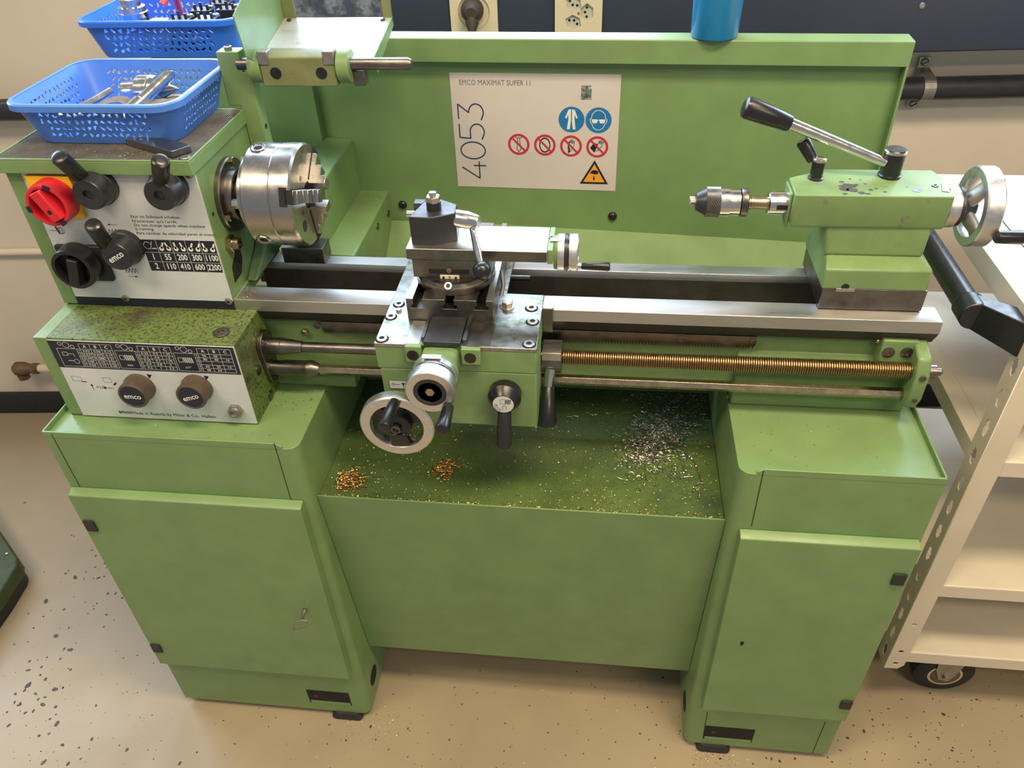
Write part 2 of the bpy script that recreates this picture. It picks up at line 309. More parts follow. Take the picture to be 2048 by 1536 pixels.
# pipe along the wall
PIPE_Z = 0.972
pp = thing('wall_pipe', wp(1.0, 0.05, PIPE_Z), 'thick black horizontal pipe clamped to the wall below the duct', 'pipe')
MB().tube([wp(-3.1, 0.05, PIPE_Z), wp(4.3, 0.05, PIPE_Z)], 0.0255, 28).build('pipe_run', 'pipe', pp)
p = PW(1857, 165, 0.07); cx = p.x
mb = MB()
ring = [(0.05+0.0285*math.sin(math.radians(a)), PIPE_Z+0.0285*math.cos(math.radians(a))) for a in range(0, 181, 12)]
ring = [(0.012, PIPE_Z+0.058), (0.012, PIPE_Z+0.036), (0.036, PIPE_Z+0.0315)]+ring+[(0.036, PIPE_Z-0.0315), (0.012, PIPE_Z-0.036), (0.012, PIPE_Z-0.058)]
inner = [(a-(0.003 if 0.012 == a else 0), z) if a == 0.012 else (0.05+(a-0.05)*0.9, PIPE_Z+(z-PIPE_Z)*0.9) for a, z in ring]
for i in range(len(ring)-1):
    q = [ring[i], ring[i+1], inner[i+1], inner[i]]; wallprism(mb, q, cx-0.013, cx+0.013)
mb.build('pipe_clamp', 'zinc', pp)
for s in (-1, 1):
    o = wp(cx, 0.012, PIPE_Z+s*0.048); m2 = MB().lathe(o, WN, [(0, 0.009), (0.004, 0.0085), (0.006, 0.006)], 20); m2.build('clamp_screw', 'zinc', pp)
    MB().obox(o+WN*0.0062, (WX+Z*0.6).normalized(), (Z-WX*0.6).normalized(), WN, 0.007, 0.0011, 0.0006).build('screw_slot', 'dark', pp, smooth=False)
# thin conduit and valve on the left
p = PW(40, 504, 0.012)
cd = MB().tube([wp(-3.1, 0.012, p.z), wp(0.1, 0.012, p.z)], 0.010, 14).build('wall_conduit', 'wall', None); tag(cd, 'thin cream painted conduit running along the wall left of the headstock', 'conduit')
p = PW(60, 737, 0.05); vz = p.z
vt = thing('pipe_valve', wp(p.x, 0.05, vz), 'small corroded valve on a pipe low on the wall', 'valve')
MB().tube([wp(p.x-0.05, 0.05, vz), wp(p.x+0.35, 0.05, vz)], 0.012, 16).build('pipe_stub', 'outlet', vt)
MB().lathe(wp(p.x-0.01, 0.05, vz), -WX, [(-0.035, 0.012), (-0.03, 0.017), (-0.016, 0.017), (-0.012, 0.013), (0.012, 0.021), (0.035, 0.021), (0.045, 0.012)], 20).build('valve_body', 'rust', vt)
MB().lathe(wp(p.x-0.035, 0.05, vz), -Z, [(0, 0.012), (0.02, 0.012), (0.022, 0.017), (0.036, 0.016), (0.038, 0.008)], 18).build('valve_cap', 'rust', vt)
# outlets
def outlet(u0, u1, name, label):
    a, b = PW(u0, 30, DUCT), PW(u1, 30, DUCT); xm = (a.x+b.x)/2; hw = (b-a).length/2
    t = thing(name, wp(xm, DUCT, a.z), label, 'power outlet'); pl = Plane(wp(xm, DUCT, 0), WX, Z); return t, pl, hw, a.z
t, pl, hw, oz = outlet(894, 988, 'power_outlet', 'ivory outlet plate with the round recess and a plug in it')
c = PW(940, 22, DUCT); cz = c.z
mb = MB(); mb.plate(pl, rrect(-hw, hw, oz-0.085, oz+0.10, 0.004, 3), [[(0.036*math.cos(-i*math.pi/18), cz+0.036*math.sin(-i*math.pi/18)) for i in range(36)]], 0.008, 0.005); mb.build('cover_plate', 'outlet', t, recalc=False)
MB().lathe(pl.pt(0, cz, 0.001), pl.n, [(0, 0.0365), (0.008, 0.0365), (0.0085, 0.034), (0.002, 0.0335)], 36).build('socket_recess', 'outlet', t)
pg = thing('mains_plug', pl.pt(0, cz, 0.004), 'dark plug with its cable in the ivory wall outlet', 'plug')
MB().lathe(pl.pt(-0.003, cz+0.004, 0.004), pl.n, [(0, 0.024), (0.012, 0.0245), (0.02, 0.021), (0.034, 0.018), (0.040, 0.012)], 24).build('plug_body', 'plug', pg)
b0 = pl.pt(-0.003, cz-0.004, 0.030)
MB().lathe(b0, (pl.n*0.5-Z).normalized(), [(-0.006, 0.014), (0.015, 0.014), (0.028, 0.0085), (0.05, 0.006)], 18).build('strain_relief', 'plug', pg)
MB().tube([b0+Vector((0, -0.012, -0.03)), b0+Vector((0, -0.025, -0.07)), b0+Vector((0.0, -0.02, -0.16)), b0+Vector((0.01, 0.0, -0.30)), b0+Vector((0.01, 0.02, -0.5))], 0.0055, 10).build('cable', 'plug', pg)
t, pl, hw, oz = outlet(1102, 1196, 'power_outlet', 'ivory outlet plate with three empty grouped sockets')
c0 = PW(1148, 25, DUCT); c0z = c0.z; sc = hw/0.047
def hexs(cx_, cz_, ang, k=1.0):
    base = [(-0.0175, 0), (-0.008, 0.0125), (0.008, 0.0125), (0.0175, 0), (0.008, -0.0125), (-0.008, -0.0125)]
    return [(cx_+(x_*math.cos(ang)-z_*math.sin(ang))*k*sc, cz_+(x_*math.sin(ang)+z_*math.cos(ang))*k*sc) for x_, z_ in base]
S3 = [(-0.010, 0.018, math.radians(150)), (0.0165, 0.001, math.radians(90)), (-0.010, -0.017, math.radians(-25))]
mb = MB(); mb.plate(pl, rrect(-hw, hw, oz-0.085, oz+0.10, 0.004, 3), [hexs(x_*sc, c0z+z_*sc, a) for x_, z_, a in S3], 0.008, 0.005); mb.build('cover_plate', 'outlet', t, recalc=False)
for x_, z_, a in S3:
    mb = MB(); pts = hexs(x_*sc, c0z+z_*sc, a, 1.0); mb.loft([[pl.pt(*q, 0.0012) for q in pts], [pl.pt(*q, 0.0035) for q in pts]]); so = mb.build('socket_face', 'outlet_face', t, smooth=False)
    mb = MB()
    for dx, dz_ in ((-0.0085, 0), (0.0085, 0), (0, 0.0035)):
        mb.circ(pl, (x_+dx*math.cos(a)-dz_*math.sin(a))*sc, c0z+(z_+dx*math.sin(a)+dz_*math.cos(a))*sc, 0.0026*sc, 0.0039, 12)
    mb.build('pin_holes', 'dark', so, smooth=False)
MB().lathe(pl.pt(0, c0z, 0.009), pl.n, [(0, 0.003), (0.001, 0.0025)], 12).build('plate_screw', 'zinc', t)

# ================================================================== LATHE
LA = thing('metal_lathe', (0.68, 0.2, 0), 'green engine lathe on twin cabinets with a chip tray between them', 'lathe')
XL0, XL1, XR0, XR1, ZC = 0.0, 0.4176, 1.0797, 1.3639, 0.786
YB, ZT = 0.47, 0.776            # cabinet back, tray floor on top of a cabinet
def cabinet(x0, x1, inner_left):
    """sheet-metal cabinet: rounded inner front edge, tray top with a folded lip"""
    mb = MB(); r = 0.018
    if inner_left: poly = [(x1, YB), (x0, YB)]+arc((x0+r, r), r, 180, 270, 6)+[(x1, 0)]
    else: poly = [(x0, YB), (x0, 0)]+arc((x1-r, r), r, 270, 360, 6)+[(x1, YB)]
    mb.prism(poly, 'z', 0.0, ZT)
    b = mb.build('cabinet', 'green', LA, 0.0008)
    # lip round the front and the outer side, thin folded steel
    t = 0.003; mb = MB()
    xi0, xi1 = (x0+0.024, x1) if inner_left else (x0, x1-0.024)
    mb.prism([(xi0, ZT-0.002), (xi1, ZT-0.002), (xi1, ZC), (xi0+(0.010 if inner_left else 0), ZC), (xi0, ZC-0.006)] if inner_left else [(xi0, ZT-0.002), (xi1, ZT-0.002), (xi1, ZC-0.006), (xi1-0.010, ZC), (xi0, ZC)], 'y', -0.0004, t)
    xo = x1 if inner_left else x0
    mb.box(xo-t if inner_left else xo, xo if inner_left else xo+t, 0.0, YB, ZT-0.002, ZC)
    mb.build('tray_lip', 'green', b, 0.0008)
    return b
cabL = cabinet(XL0, XL1, False); cabR = cabinet(XR0, XR1, True)
def seam(par, u0, v0, u1, v1, y=-0.0004, wd=0.0014):
    a, b = P(u0, v0, y=y), P(u1, v1, y=y); pl = front(y); MB().line(pl, [(a.x, a.z), (b.x, b.z)], wd, 0.0).build('panel_joint', 'seam', par, smooth=False)
zpl = XZ(340, 1331, 0)[1]
for par, ls in ((cabL, [(103, 869, 166, 985), (548, 886, 583, 1003)]), (cabR, [(1527, 942, 1503, 1052), (1651, 1444, 1625, 1506), (1415, 1424, 1407, 1468)])):
    for l in ls: seam(par, *l)
def door(par, name, x0, x1, z0, z1, sgn, hinge_px):
    th = 0.018
    prof = [(-0.0005, z0), (-th, z0), (-th, z1-0.001), (-th+0.001, z1), (-0.0005, z1+0.004)]
    d = MB().prism(prof, 'x', x0, x1).build(name, 'green', par, 0.0012, seg=3)
    for u, v in hinge_px:
        p = P(u, v, y=-th); e = 1 if sgn > 0 else -1
        h = MB().box(p.x-0.010, p.x+0.010, -th-0.004, -th-0.0002, p.z-0.013, p.z+0.013).build('hinge', 'black_matte', d, 0.0015)
        hx = (XL0 if sgn < 0 else XR1)
    return d
dLx0, dLz1 = XZ(146, 992, -0.018); dLx1, _ = XZ(600, 1018, -0.018); dz0 = XZ(520, 1344, -0.018)[1]
dL = door(cabL, 'cabinet_door', 0.003, dLx1, dz0, dLz1, -1, [(182, 1050), (314, 1295)])
dRx0, dRz1 = XZ(1481, 1078, -0.018); dRx1, _ = XZ(1826, 1100, -0.018); dz0r = XZ(1560, 1432, -0.018)[1]
dR = door(cabR, 'cabinet_door', dRx0, XR1-0.004, dz0r, dRz1, 1, [(1797, 1157), (1692, 1408)])
p = P(1484, 1287, y=-0.0186); pl = front(-0.0184)
MB().circ(pl, p.x, p.z+0.002, 0.0034).poly(pl, [(p.x-0.0016, p.z), (p.x+0.0016, p.z), (p.x+0.0024, p.z-0.0055), (p.x-0.0024, p.z-0.0055)], 0.0004).build('keyhole', 'dark', dR, smooth=False)
# plinth openings and feet
for par, (ua, va, ub, vb) in ((cabL, (612, 1379, 704, 1411)), (cabR, (1411, 1451, 1503, 1484))):
    x0, z1 = XZ(ua, va, 0); x1, z0 = XZ(ub, vb, 0)
    if par is cabR: z0 -= 0.002
    mb = MB(); mb.box(x0, x1, -0.0006, 0.0005, z0, z1); mb.build('foot_opening', 'dark', par, smooth=False)
    MB().prism([(-0.0008, z0), (-0.0008, z0+0.009), (-0.0002, z0+0.012), (-0.0002, z0)], 'x', x0+0.003, x1-0.002).build('opening_lip', 'green', par)
    MB().lathe((x0+0.018, -0.0006, (z0+z1)/2+0.004), -Y, [(0, 0.005), (0.0005, 0.005)], 14).build('bolt_hole', 'black', par)
for u, v in ((697, 1432), (1425, 1498)):
    p = P(u, v, z=FLOOR); MB().loft([[(p.x+x_*0.032, 0.018+y_*0.026, FLOOR) for x_, y_ in rrect(-1, 1, -1, 1, 0.3, 3)], [(p.x+x_*0.034, 0.018+y_*0.028, FLOOR+0.006) for x_, y_ in rrect(-1, 1, -1, 1, 0.3, 3)], [(p.x+x_*0.026, 0.018+y_*0.022, 0.0005) for x_, y_ in rrect(-1, 1, -1, 1, 0.3, 3)]]).build('levelling_foot', 'rubber', cabL if u < 1000 else cabR, 0.001)
for x_ in (0.06, 0.37, 1.12, 1.32):
    box('levelling_foot', 'rubber', cabL if x_ < 0.8 else cabR, x_-0.03, x_+0.03, YB-0.08, YB-0.03, FLOOR, 0.0005)
box('levelling_foot', 'rubber', cabL, 0.02, 0.08, 0.01, 0.06, FLOOR, 0.0005); box('levelling_foot', 'rubber', cabR, 1.29, 1.34, 0.01, 0.06, FLOOR, 0.0005)
# oval hole and slots in the inner side of each cabinet
for xs, uv, par in ((XL1+0.0003, (747, 1350), cabL), (XR0-0.0003, (1369, 1402), cabR)):
    p = P(*uv, x=xs); pl = Plane((xs, 0, 0), (0, 1, 0), (0, 0, 1)) if xs < 0.8 else Plane((xs, 0, 0), (0, -1, 0), (0, 0, 1))
    a = p.y if xs < 0.8 else -p.y
    MB().circ(pl, a, p.z, 0.022, 0.0002, 28).build('cable_hole', 'dark', par, smooth=False)
# chip tray between the cabinets
yT, zT, yTb, zTb = 0.0211, 0.652, 0.0721, 0.1441
tr = MB().prism([(yT, zT), (yT+0.003, zT), (yT+0.003, zT-0.010), (0.347, zT-0.012), (0.350, zT+0.10), (0.353, zT+0.10), (0.353, zTb), (yTb, zTb)], 'x', XL1+0.0006, XR0-0.0006).build('chip_tray', 'green', LA, 0.0008)
MB().box(XL1+0.001, XR0-0.001, yT+0.0032, 0.3465, zT-0.0115, zT-0.0095).build('tray_floor', 'green_oily', tr, smooth=False)
box('cabinet_back_panel', 'green', LA, XL1, XR0, YB-0.01, YB, 0.15, 0.76)
# bed casting
BX0, BX1 = 0.296, 1.350
mb = MB()
mb.prism([(0.170, 0.80), (0.170, 0.912), (0.186, 0.912), (0.186, 0.812), (0.262, 0.812), (0.262, 0.912), (0.290, 0.912), (0.290, 0.80)], 'x', BX0+0.03, BX1-0.008)
bed = mb.build('bed_casting', 'green_cast', LA, 0.002)
mb = MB().box(1.082, 1.345, 0.155, 0.32, ZT, 0.846); mb.prism([(0.155, 0.846), (0.170, 0.875), (0.30, 0.875), (0.32, 0.846)], 'x', 1.082, 1.345); mb.build('bed_foot', 'green_cast', bed, 0.004, seg=3)
MB().box(0.30, 0.47, 0.155, 0.32, ZT, 0.80).build('bed_foot', 'green_cast', bed, 0.004, seg=3)
# ways: front with inclined flank and undercut, rear flat
def way(name, prof, x1): return MB().prism(prof, 'x', BX0, x1).build(name, 'steel', bed, 0.0005)
way('front_way', [(0.1462, 0.930), (0.1470, 0.9493), (0.1480, 0.950), (0.186, 0.950), (0.186, 0.930)], BX1+0.003)
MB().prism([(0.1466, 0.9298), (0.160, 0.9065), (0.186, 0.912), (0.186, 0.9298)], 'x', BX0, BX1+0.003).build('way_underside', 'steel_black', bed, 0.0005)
way('rear_way', [(0.2605, 0.941), (0.264, 0.950), (0.290, 0.950), (0.292, 0.912), (0.2625, 0.912)], BX1)
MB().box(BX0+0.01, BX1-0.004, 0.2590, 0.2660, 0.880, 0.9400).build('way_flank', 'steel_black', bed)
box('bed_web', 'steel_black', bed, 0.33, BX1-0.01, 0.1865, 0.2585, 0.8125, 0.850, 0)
for x_ in (0.80, 1.02): box('bed_rib', 'green_dirty', bed, x_, x_+0.02, 0.1868, 0.2585, 0.8505, 0.905)
# rack under the front way
mb = MB(); mb.box(0.43, 1.105, 0.160, 0.170, 0.888, 0.905)
x_ = 0.432
while x_ < 1.10:
    mb.prism([(x_, 0.888), (x_+0.0036, 0.888), (x_+0.0026, 0.8835), (x_+0.001, 0.8835)], 'y', 0.160, 0.170); x_ += 0.0047
rk = mb.build('feed_rack', 'steel_dark', bed, smooth=False)
for u, v in ((633, 644), (1217, 661), (1363, 667), (1508, 670)):
    p = P(u, v, y=0.160); socket(rk, (p.x, 0.160, 0.897), -Y, 0.0055, 0.0012)
for u, v in ((609, 665),):
    p = P(u, v, y=0.165); MB().lathe((p.x, 0.170, p.z), -Y, [(0, 0.0055), (0.006, 0.0055), (0.008, 0.003)], 16).build('stop_pin', 'bronze', bed)
p = P(1756, 679, y=0.165); MB().lathe((p.x, 0.170, p.z), -Y, [(0, 0.0045), (0.010, 0.0045), (0.012, 0.003)], 16).build('stop_pin', 'bronze', bed)

# lead screw and feed rod
LY, LZ, RZ = 0.135, 0.8722, 0.8285
prof = []; x_ = 0.0; pit = 0.0034
while x_ < 0.565: prof += [(x_, 0.0090), (x_+pit*0.45, 0.0122), (x_+pit*0.68, 0.0122)]; x_ += pit
xs0 = 0.765
ls = MB().lathe((xs0, LY, LZ), X, prof, 26).build('lead_screw', 'screw', LA)
mb = MB(); mb.lathe((0.342, LY, LZ), X, [(0, 0.0135), (0.020, 0.0135), (0.020, 0.0142), (0.026, 0.0142), (0.027, 0.0132), (0.042, 0.0118), (0.060, 0.0090), (0.0605, 0.0078), (0.066, 0.0085), (0.190, 0.0085), (0.192, 0.0100), (0.205, 0.0100)], 28); mb.build('screw_coupling', 'steel_dark', ls)
prof = []; x_ = 0.0
while x_ < 0.04: prof += [(x_, 0.0090), (x_+pit*0.45, 0.0122), (x_+pit*0.68, 0.0122)]; x_ += pit
MB().lathe((0.525, LY, LZ), X, prof, 24).build('screw_thread', 'screw', ls)
fr = MB().lathe((0.40, LY, RZ), X, [(0, 0.0085), (0.928, 0.0085)], 6).build('feed_rod', 'bronze', LA, 0.0004)
MB().lathe((0.342, LY, RZ), X, [(0, 0.0125), (0.020, 0.0125), (0.0205, 0.0135), (0.058, 0.0135), (0.060, 0.0145), (0.068, 0.0145), (0.080, 0.0085)], 28).build('rod_coupling', 'steel_dark', fr)
# bracket carrying the shafts at the tailstock end
mb = MB(); mb.prism([(1.282, 0.868), (1.282, 0.915), (1.330, 0.915), (1.345, 0.905), (1.345, 0.868)], 'y', 0.148, 0.172); brk = mb.build('shaft_bracket', 'green_cast', LA, 0.003, seg=3)
mb = MB(); mb.prism([(0.158, 0.914), (0.122, 0.902), (0.112, 0.878), (0.112, 0.835), (0.121, 0.812), (0.158, 0.812)], 'x', 1.326, 1.346); mb.build('bracket_cheek', 'green_cast', brk, 0.004, seg=3)
for u, v in ((1777, 705), (1814, 705)):
    p = P(u, v, y=0.147); socket(brk, (p.x, 0.1478, p.z), -Y, 0.0085, 0.002)
for u, v, r in ((1851, 755, 0.005), (1832, 799, 0.0035)):
    p = P(u, v, y=0.115); socket(brk, (1.336, 0.112, p.z), -Y, r, 0.0015)
MB().lathe((1.346, LY, LZ), X, [(0, 0.011), (0.014, 0.011), (0.014, 0.006), (0.022, 0.006), (0.024, 0.004)], 20).build('shaft_end_nut', 'steel_dark', brk)

# ------------------------------------------------------------------ feed gearbox
FX0, FX1, FY, FZ = 0.0175, 0.336, 0.0518, 0.9316
gb = MB().box(FX0, FX1, FY+0.001, 0.168, ZT, FZ).build('feed_gearbox', 'green_dirty', LA, 0.0015)
MB().box(FX0-0.0004, 0.0395, FY, 0.1455, ZT+0.004, FZ+0.0004).build('end_cover', 'green', gb, 0.001)
pl = front(FY)
def px(u, v, y=FY): return XZ(u, v, y)
wx0, wx1 = 0.0398, FX1-0.0005
MB().box(wx0, wx1, FY-0.0008, FY+0.0012, ZT+0.003, FZ-0.003).build('control_plate', 'white', gb, smooth=False)
pl = front(FY-0.0009)
bz = (px(126, 735)[1]+px(484, 747)[1])/2; bt = FZ-0.0032
pr = MB(); pr.poly(pl, [(wx0, bz), (wx1-0.001, bz), (wx1-0.001, bt), (wx0, bt)], 0.0002); pr.build('feed_table', 'print_black', gb, smooth=False)
pr = MB(); tw = (wx1-wx0)
def ctab(x0, x1, rows, icon):
    """one block of the feed table: icon cell, number rows, three columns A B C"""
    zt_, zb_ = bt-0.014, bz+0.003; xi = x0+(x1-x0)*0.36; cw = (x1-xi)/3.35; xr = xi+cw*0.35; rh = (zt_-zb_)/5; lw = 0.0005
    pr.line(pl, [(x0, zt_), (x1, zt_), (x1, zb_), (x0, zb_)], lw, 0.0004, True); pr.line(pl, [(xi, zt_), (xi, zb_)], lw, 0.0004)
    pr.line(pl, [(xr, zb_), (xr, bt-0.004), (x1, bt-0.004), (x1, zt_)], lw, 0.0004)
    for k in (1, 2): pr.line(pl, [(xr+cw*k, zb_), (xr+cw*k, bt-0.004)], lw, 0.0004)
    for k in range(1, 5): pr.line(pl, [(xi, zt_-rh*k), (x1, zt_-rh*k)], lw, 0.0004)
    for k, c in enumerate('ABC'): pr.text(pl, c, xr+cw*(k+0.5), bt-0.009, 0.0075, 0.0004, 'CENTER', bold=0.0001)
    for k, row in enumerate(rows):
        pr.text(pl, str(k+1), (xi+xr)/2, zt_-rh*(k+0.5), 0.0058, 0.0004, 'CENTER')
        for j, t_ in enumerate(row): pr.text(pl, t_, xr+cw*(j+0.5), zt_-rh*(k+0.5), 0.0058, 0.0004, 'CENTER', sx=1.15)
    gx = x0+(x1-x0)*0.2
    pr.circ(pl, gx, bt-0.007, 0.0052, 0.0004, 20, 0.0006); pr.circ(pl, gx-0.0095, bt-0.005, 0.003, 0.0004, 16, 0.0006); pr.circ(pl, gx+0.0095, bt-0.010, 0.003, 0.0004, 16, 0.0006)
    mx, mz = (x0+xi)/2, (zt_+zb_)/2
    if icon == 0:
        pr.line(pl, [(mx-0.010, mz+0.004), (mx-0.002, mz+0.004), (mx-0.002, mz+0.010), (mx-0.010, mz+0.010)], 0.0006, 0.0004, True); pr.line(pl, [(mx-0.002, mz+0.007), (mx+0.008, mz+0.007), (mx+0.008, mz+0.002)], 0.0006, 0.0004)
        pr.line(pl, [(mx-0.006, mz-0.006), (mx+0.003, mz-0.006)], 0.0008, 0.0004); pr.circ(pl, mx+0.008, mz-0.007, 0.004, 0.0004, 16, 0.0006)
    else:
        pr.line(pl, [(mx-0.012, mz), (mx-0.005, mz), (mx-0.005, mz+0.008), (mx-0.012, mz+0.008)], 0.0006, 0.0004, True)
        for k in range(5): pr.line(pl, [(mx-0.003+k*0.003, mz+0.009), (mx-0.002+k*0.003, mz-0.001)], 0.0015, 0.0004)
        pr.text(pl, 'mm' if icon == 1 else 'n/1"', mx, mz-0.010, 0.006, 0.0004, 'CENTER')
B0, B1 = wx0+0.010, wx1-0.007; bw = (B1-B0-0.006)/3
ctab(B0, B0+bw, [('0.03', '0.06', '0.15'), ('0.037', '0.075', '0.19'), ('0.045', '0.088', '0.21'), ('0.05', '0.10', '0.25'), ('0.06', '0.12', '0.30')], 0)
ctab(B0+bw+0.003, B0+2*bw+0.003, [('0.25', '0.5', '1.25'), ('0.3', '0.6', '1.5'), ('0.35', '0.7', '1.75'), ('0.4', '0.8', '2'), ('0.5', '1', '2.5')], 1)
ctab(B0+2*bw+0.006, B1, [('96', '48', ''), ('80', '40', '16'), ('', '', ''), ('60', '30', '12'), ('48', '24', '')], 2)
pr.build('feed_table_print', 'print_white', gb, smooth=False, kind='stuff')
pr = MB(); a = px(330, 826); b_ = px(238, 821)
pr.text(pl, 'Made in Austria by Maier & Co., Hallein', px(265, 825)[0], px(350, 829)[1], 0.0088, 0.0002, 'LEFT', sx=1.0)
pr.text(pl, 'emco', px(237, 821)[0], px(250, 823)[1], 0.0105, 0.0002, 'LEFT', sx=0.95, bold=0.0002)
for q in ((299, 752), (413, 755)):
    c = px(*q); pr.poly(pl, [(c[0]-0.003, c[1]+0.0045), (c[0]+0.005, c[1]+0.003), (c[0]-0.001, c[1]-0.0045)], 0.0002)
c = px(157, 757); pr.line(pl, [(c[0]-0.010, c[1]-0.004), (c[0]+0.004, c[1]-0.004), (c[0]+0.006, c[1]), (c[0]+0.004, c[1]+0.005), (c[0]-0.010, c[1]+0.005)], 0.0004, 0.0002, True); pr.line(pl, [(c[0]+0.004, c[1]-0.005), (c[0]+0.012, c[1]-0.005)], 0.0016, 0.0002)
c = px(217, 760); pr.line(pl, [(c[0]-0.008, c[1]-0.004), (c[0]+0.004, c[1]-0.004), (c[0]+0.006, c[1]), (c[0]+0.004, c[1]+0.005), (c[0]-0.008, c[1]+0.005)], 0.0004, 0.0002, True); pr.line(pl, [(c[0]+0.006, c[1]-0.009), (c[0]+0.012, c[1]-0.004)], 0.0026, 0.0002)
c = px(186, 773); pr.line(pl, [(c[0], c[1]-0.006), (c[0], c[1]+0.006)], 0.0009, 0.0002); pr.poly(pl, [(c[0]-0.002, c[1]+0.002), (c[0]+0.002, c[1]+0.002), (c[0], c[1]+0.007)], 0.0002)
pr.text(pl, '=1/2', c[0]+0.006, c[1], 0.0085, 0.0002); c = px(218, 775); pr.line(pl, [(c[0]-0.008, c[1]), (c[0]+0.008, c[1])], 0.0008, 0.0002); pr.poly(pl, [(c[0]-0.010, c[1]), (c[0]-0.004, c[1]+0.002), (c[0]-0.004, c[1]-0.002)], 0.0002)
pr.build('plate_print', 'print_black', gb, smooth=False, kind='stuff')
for (u, v), an in (((266, 792), 8), ((382, 794), 28)):
    c = P(u, v, y=FY-0.026)
    k = MB().lathe((c.x, FY-0.001, c.z), -Y, [(0, 0.024), (0.006, 0.0245), (0.012, 0.0225), (0.021, 0.0235), (0.0255, 0.0232), (0.027, 0.0215), (0.027, 0.0195), (0.0262, 0.0190)], 44).build('feed_selector_knob', 'brown', gb)
    q = Plane((c.x, FY-0.0275, c.z), X, Z); MB().circ(q, 0, 0, 0.0192, 0.0, 32).build('knob_disc', 'print_black', gb, smooth=False)
    MB().text(q, 'emco', 0, 0, 0.0135, 0.0004, 'CENTER', rot=math.radians(an-10), sx=0.92, bold=0.0002).build('knob_logo', 'print_white', gb, smooth=False)
c = P(473, 819, y=FY); mb = MB(); hexcyl(mb, (c.x, FY-0.001, c.z), -Y, 0.0125, 0.006); mb.lathe((c.x, FY-0.007, c.z), -Y, [(0, 0.009), (0.004, 0.009), (0.0045, 0.006), (0.001, 0.0055)], 24); mb.build('sight_glass', 'zinc', gb)
c = P(443, 666, z=FZ); MB().lathe((c.x, c.y, FZ), Z, [(0, 0.0125), (0.002, 0.0125), (0.003, 0.011), (0.003, 0.005), (0.001, 0.0045)], 28).build('oil_plug', 'steel_dark', gb)
mb = MB(); fl_ = [(LY-0.024*math.cos(math.radians(a)), LZ+0.003+0.024*math.sin(math.radians(a))) for a in range(0, 181, 15)]+[(LY+0.018*math.cos(math.radians(a)), RZ-0.004-0.022*math.sin(math.radians(a))) for a in range(0, 181, 15)]
mb.prism(fl_, 'x', FX1, FX1+0.008); fg = mb.build('shaft_flange', 'steel_dark', gb, 0.001)
for y_, z_ in ((LY-0.012, LZ+0.016), (LY-0.018, RZ+0.014), (LY+0.006, RZ-0.019)): socket(fg, (FX1+0.008, y_, z_), X, 0.003, 0.002)
for u, v in ((517, 740), (541, 790)):
    c = P(u, v, x=FX1); MB().lathe((FX1, c.y, c.z), X, [(0, 0.0085), (0.0015, 0.0085), (0.002, 0.006)], 20).build('plug_cap', 'steel_dark', gb)

# ------------------------------------------------------------------ headstock
HX0, HX1, HY, HYB, HZ = 0.0165, 0.302, 0.147, 0.338, 1.158
hs = MB().box(HX0+0.001, HX1, HY, HYB, FZ, HZ).build('headstock', 'green_cast', LA, 0.002)
box('end_cover', 'green', hs, HX0-0.001, 0.0392, HY-0.002, HYB-0.01, FZ+0.002, HZ-0.0005)
plate = MB().box(0.0398, HX1-0.0005, HY-0.0022, HY-0.0002, 0.9475, HZ-0.002).build('control_plate', 'white', hs, smooth=False)
box('lower_panel_strip', 'print_black', hs, 0.0398, HX1-0.0003, HY-0.0016, HY-0.0001, FZ+0.0006, 0.9472, 0)
for u, v in ((377, 349), (251, 597), (457, 603)):
    c = P(u, v, y=HY-0.003); s_ = MB().lathe((c.x, HY-0.002, c.z), -Y, [(0, 0.0062), (0.001, 0.006), (0.0022, 0.004), (0.0025, 0.002)], 20).build('panel_screw', 'zinc', hs)
    q = Plane((c.x, HY-0.0046, c.z), X, Z); MB().line(q, [(-0.003, -0.001), (0.003, 0.001)], 0.0012).line(q, [(-0.001, 0.003), (0.001, -0.003)], 0.0012).build('screw_slot', 'dark', hs, smooth=False)
# top tray with ribbed rubber mat
TX0, TX1, TY0, TY1, TZ = 0.0135, 0.3045, 0.1335, 0.3385, 1.180
top = MB().box(TX0, TX1, TY0, TY1, HZ, TZ-0.003).build('headstock_cover', 'green', hs, 0.001)
mb = MB()
for a in ((TX0, TX1, TY0, TY0+0.003), (TX0, TX1, TY1-0.003, TY1), (TX0, TX0+0.003, TY0+0.003, TY1-0.003), (TX1-0.003, TX1, TY0+0.003, TY1-0.003)): mb.box(*a, TZ-0.0035, TZ)
mb.build('cover_rim', 'green', hs, 0.0007)
mb = MB(); mb.box(TX0+0.003, TX1-0.003, TY0+0.003, TY1-0.003, TZ-0.003, TZ-0.0022); x_ = TX0+0.005
while x_ < TX1-0.006: mb.prism([(x_, TZ-0.0022), (x_+0.0024, TZ-0.0022), (x_+0.0017, TZ-0.0008), (x_+0.0007, TZ-0.0008)], 'y', TY0+0.004, TY1-0.004); x_ += 0.0036
mb.build('ribbed_mat', 'mat_rib', hs, smooth=False)
c = P(373, 317, z=TZ); socket(hs, (c.x-0.004, c.y+0.004, TZ-0.0022), Z, 0.0072, 0.003, m='zinc')
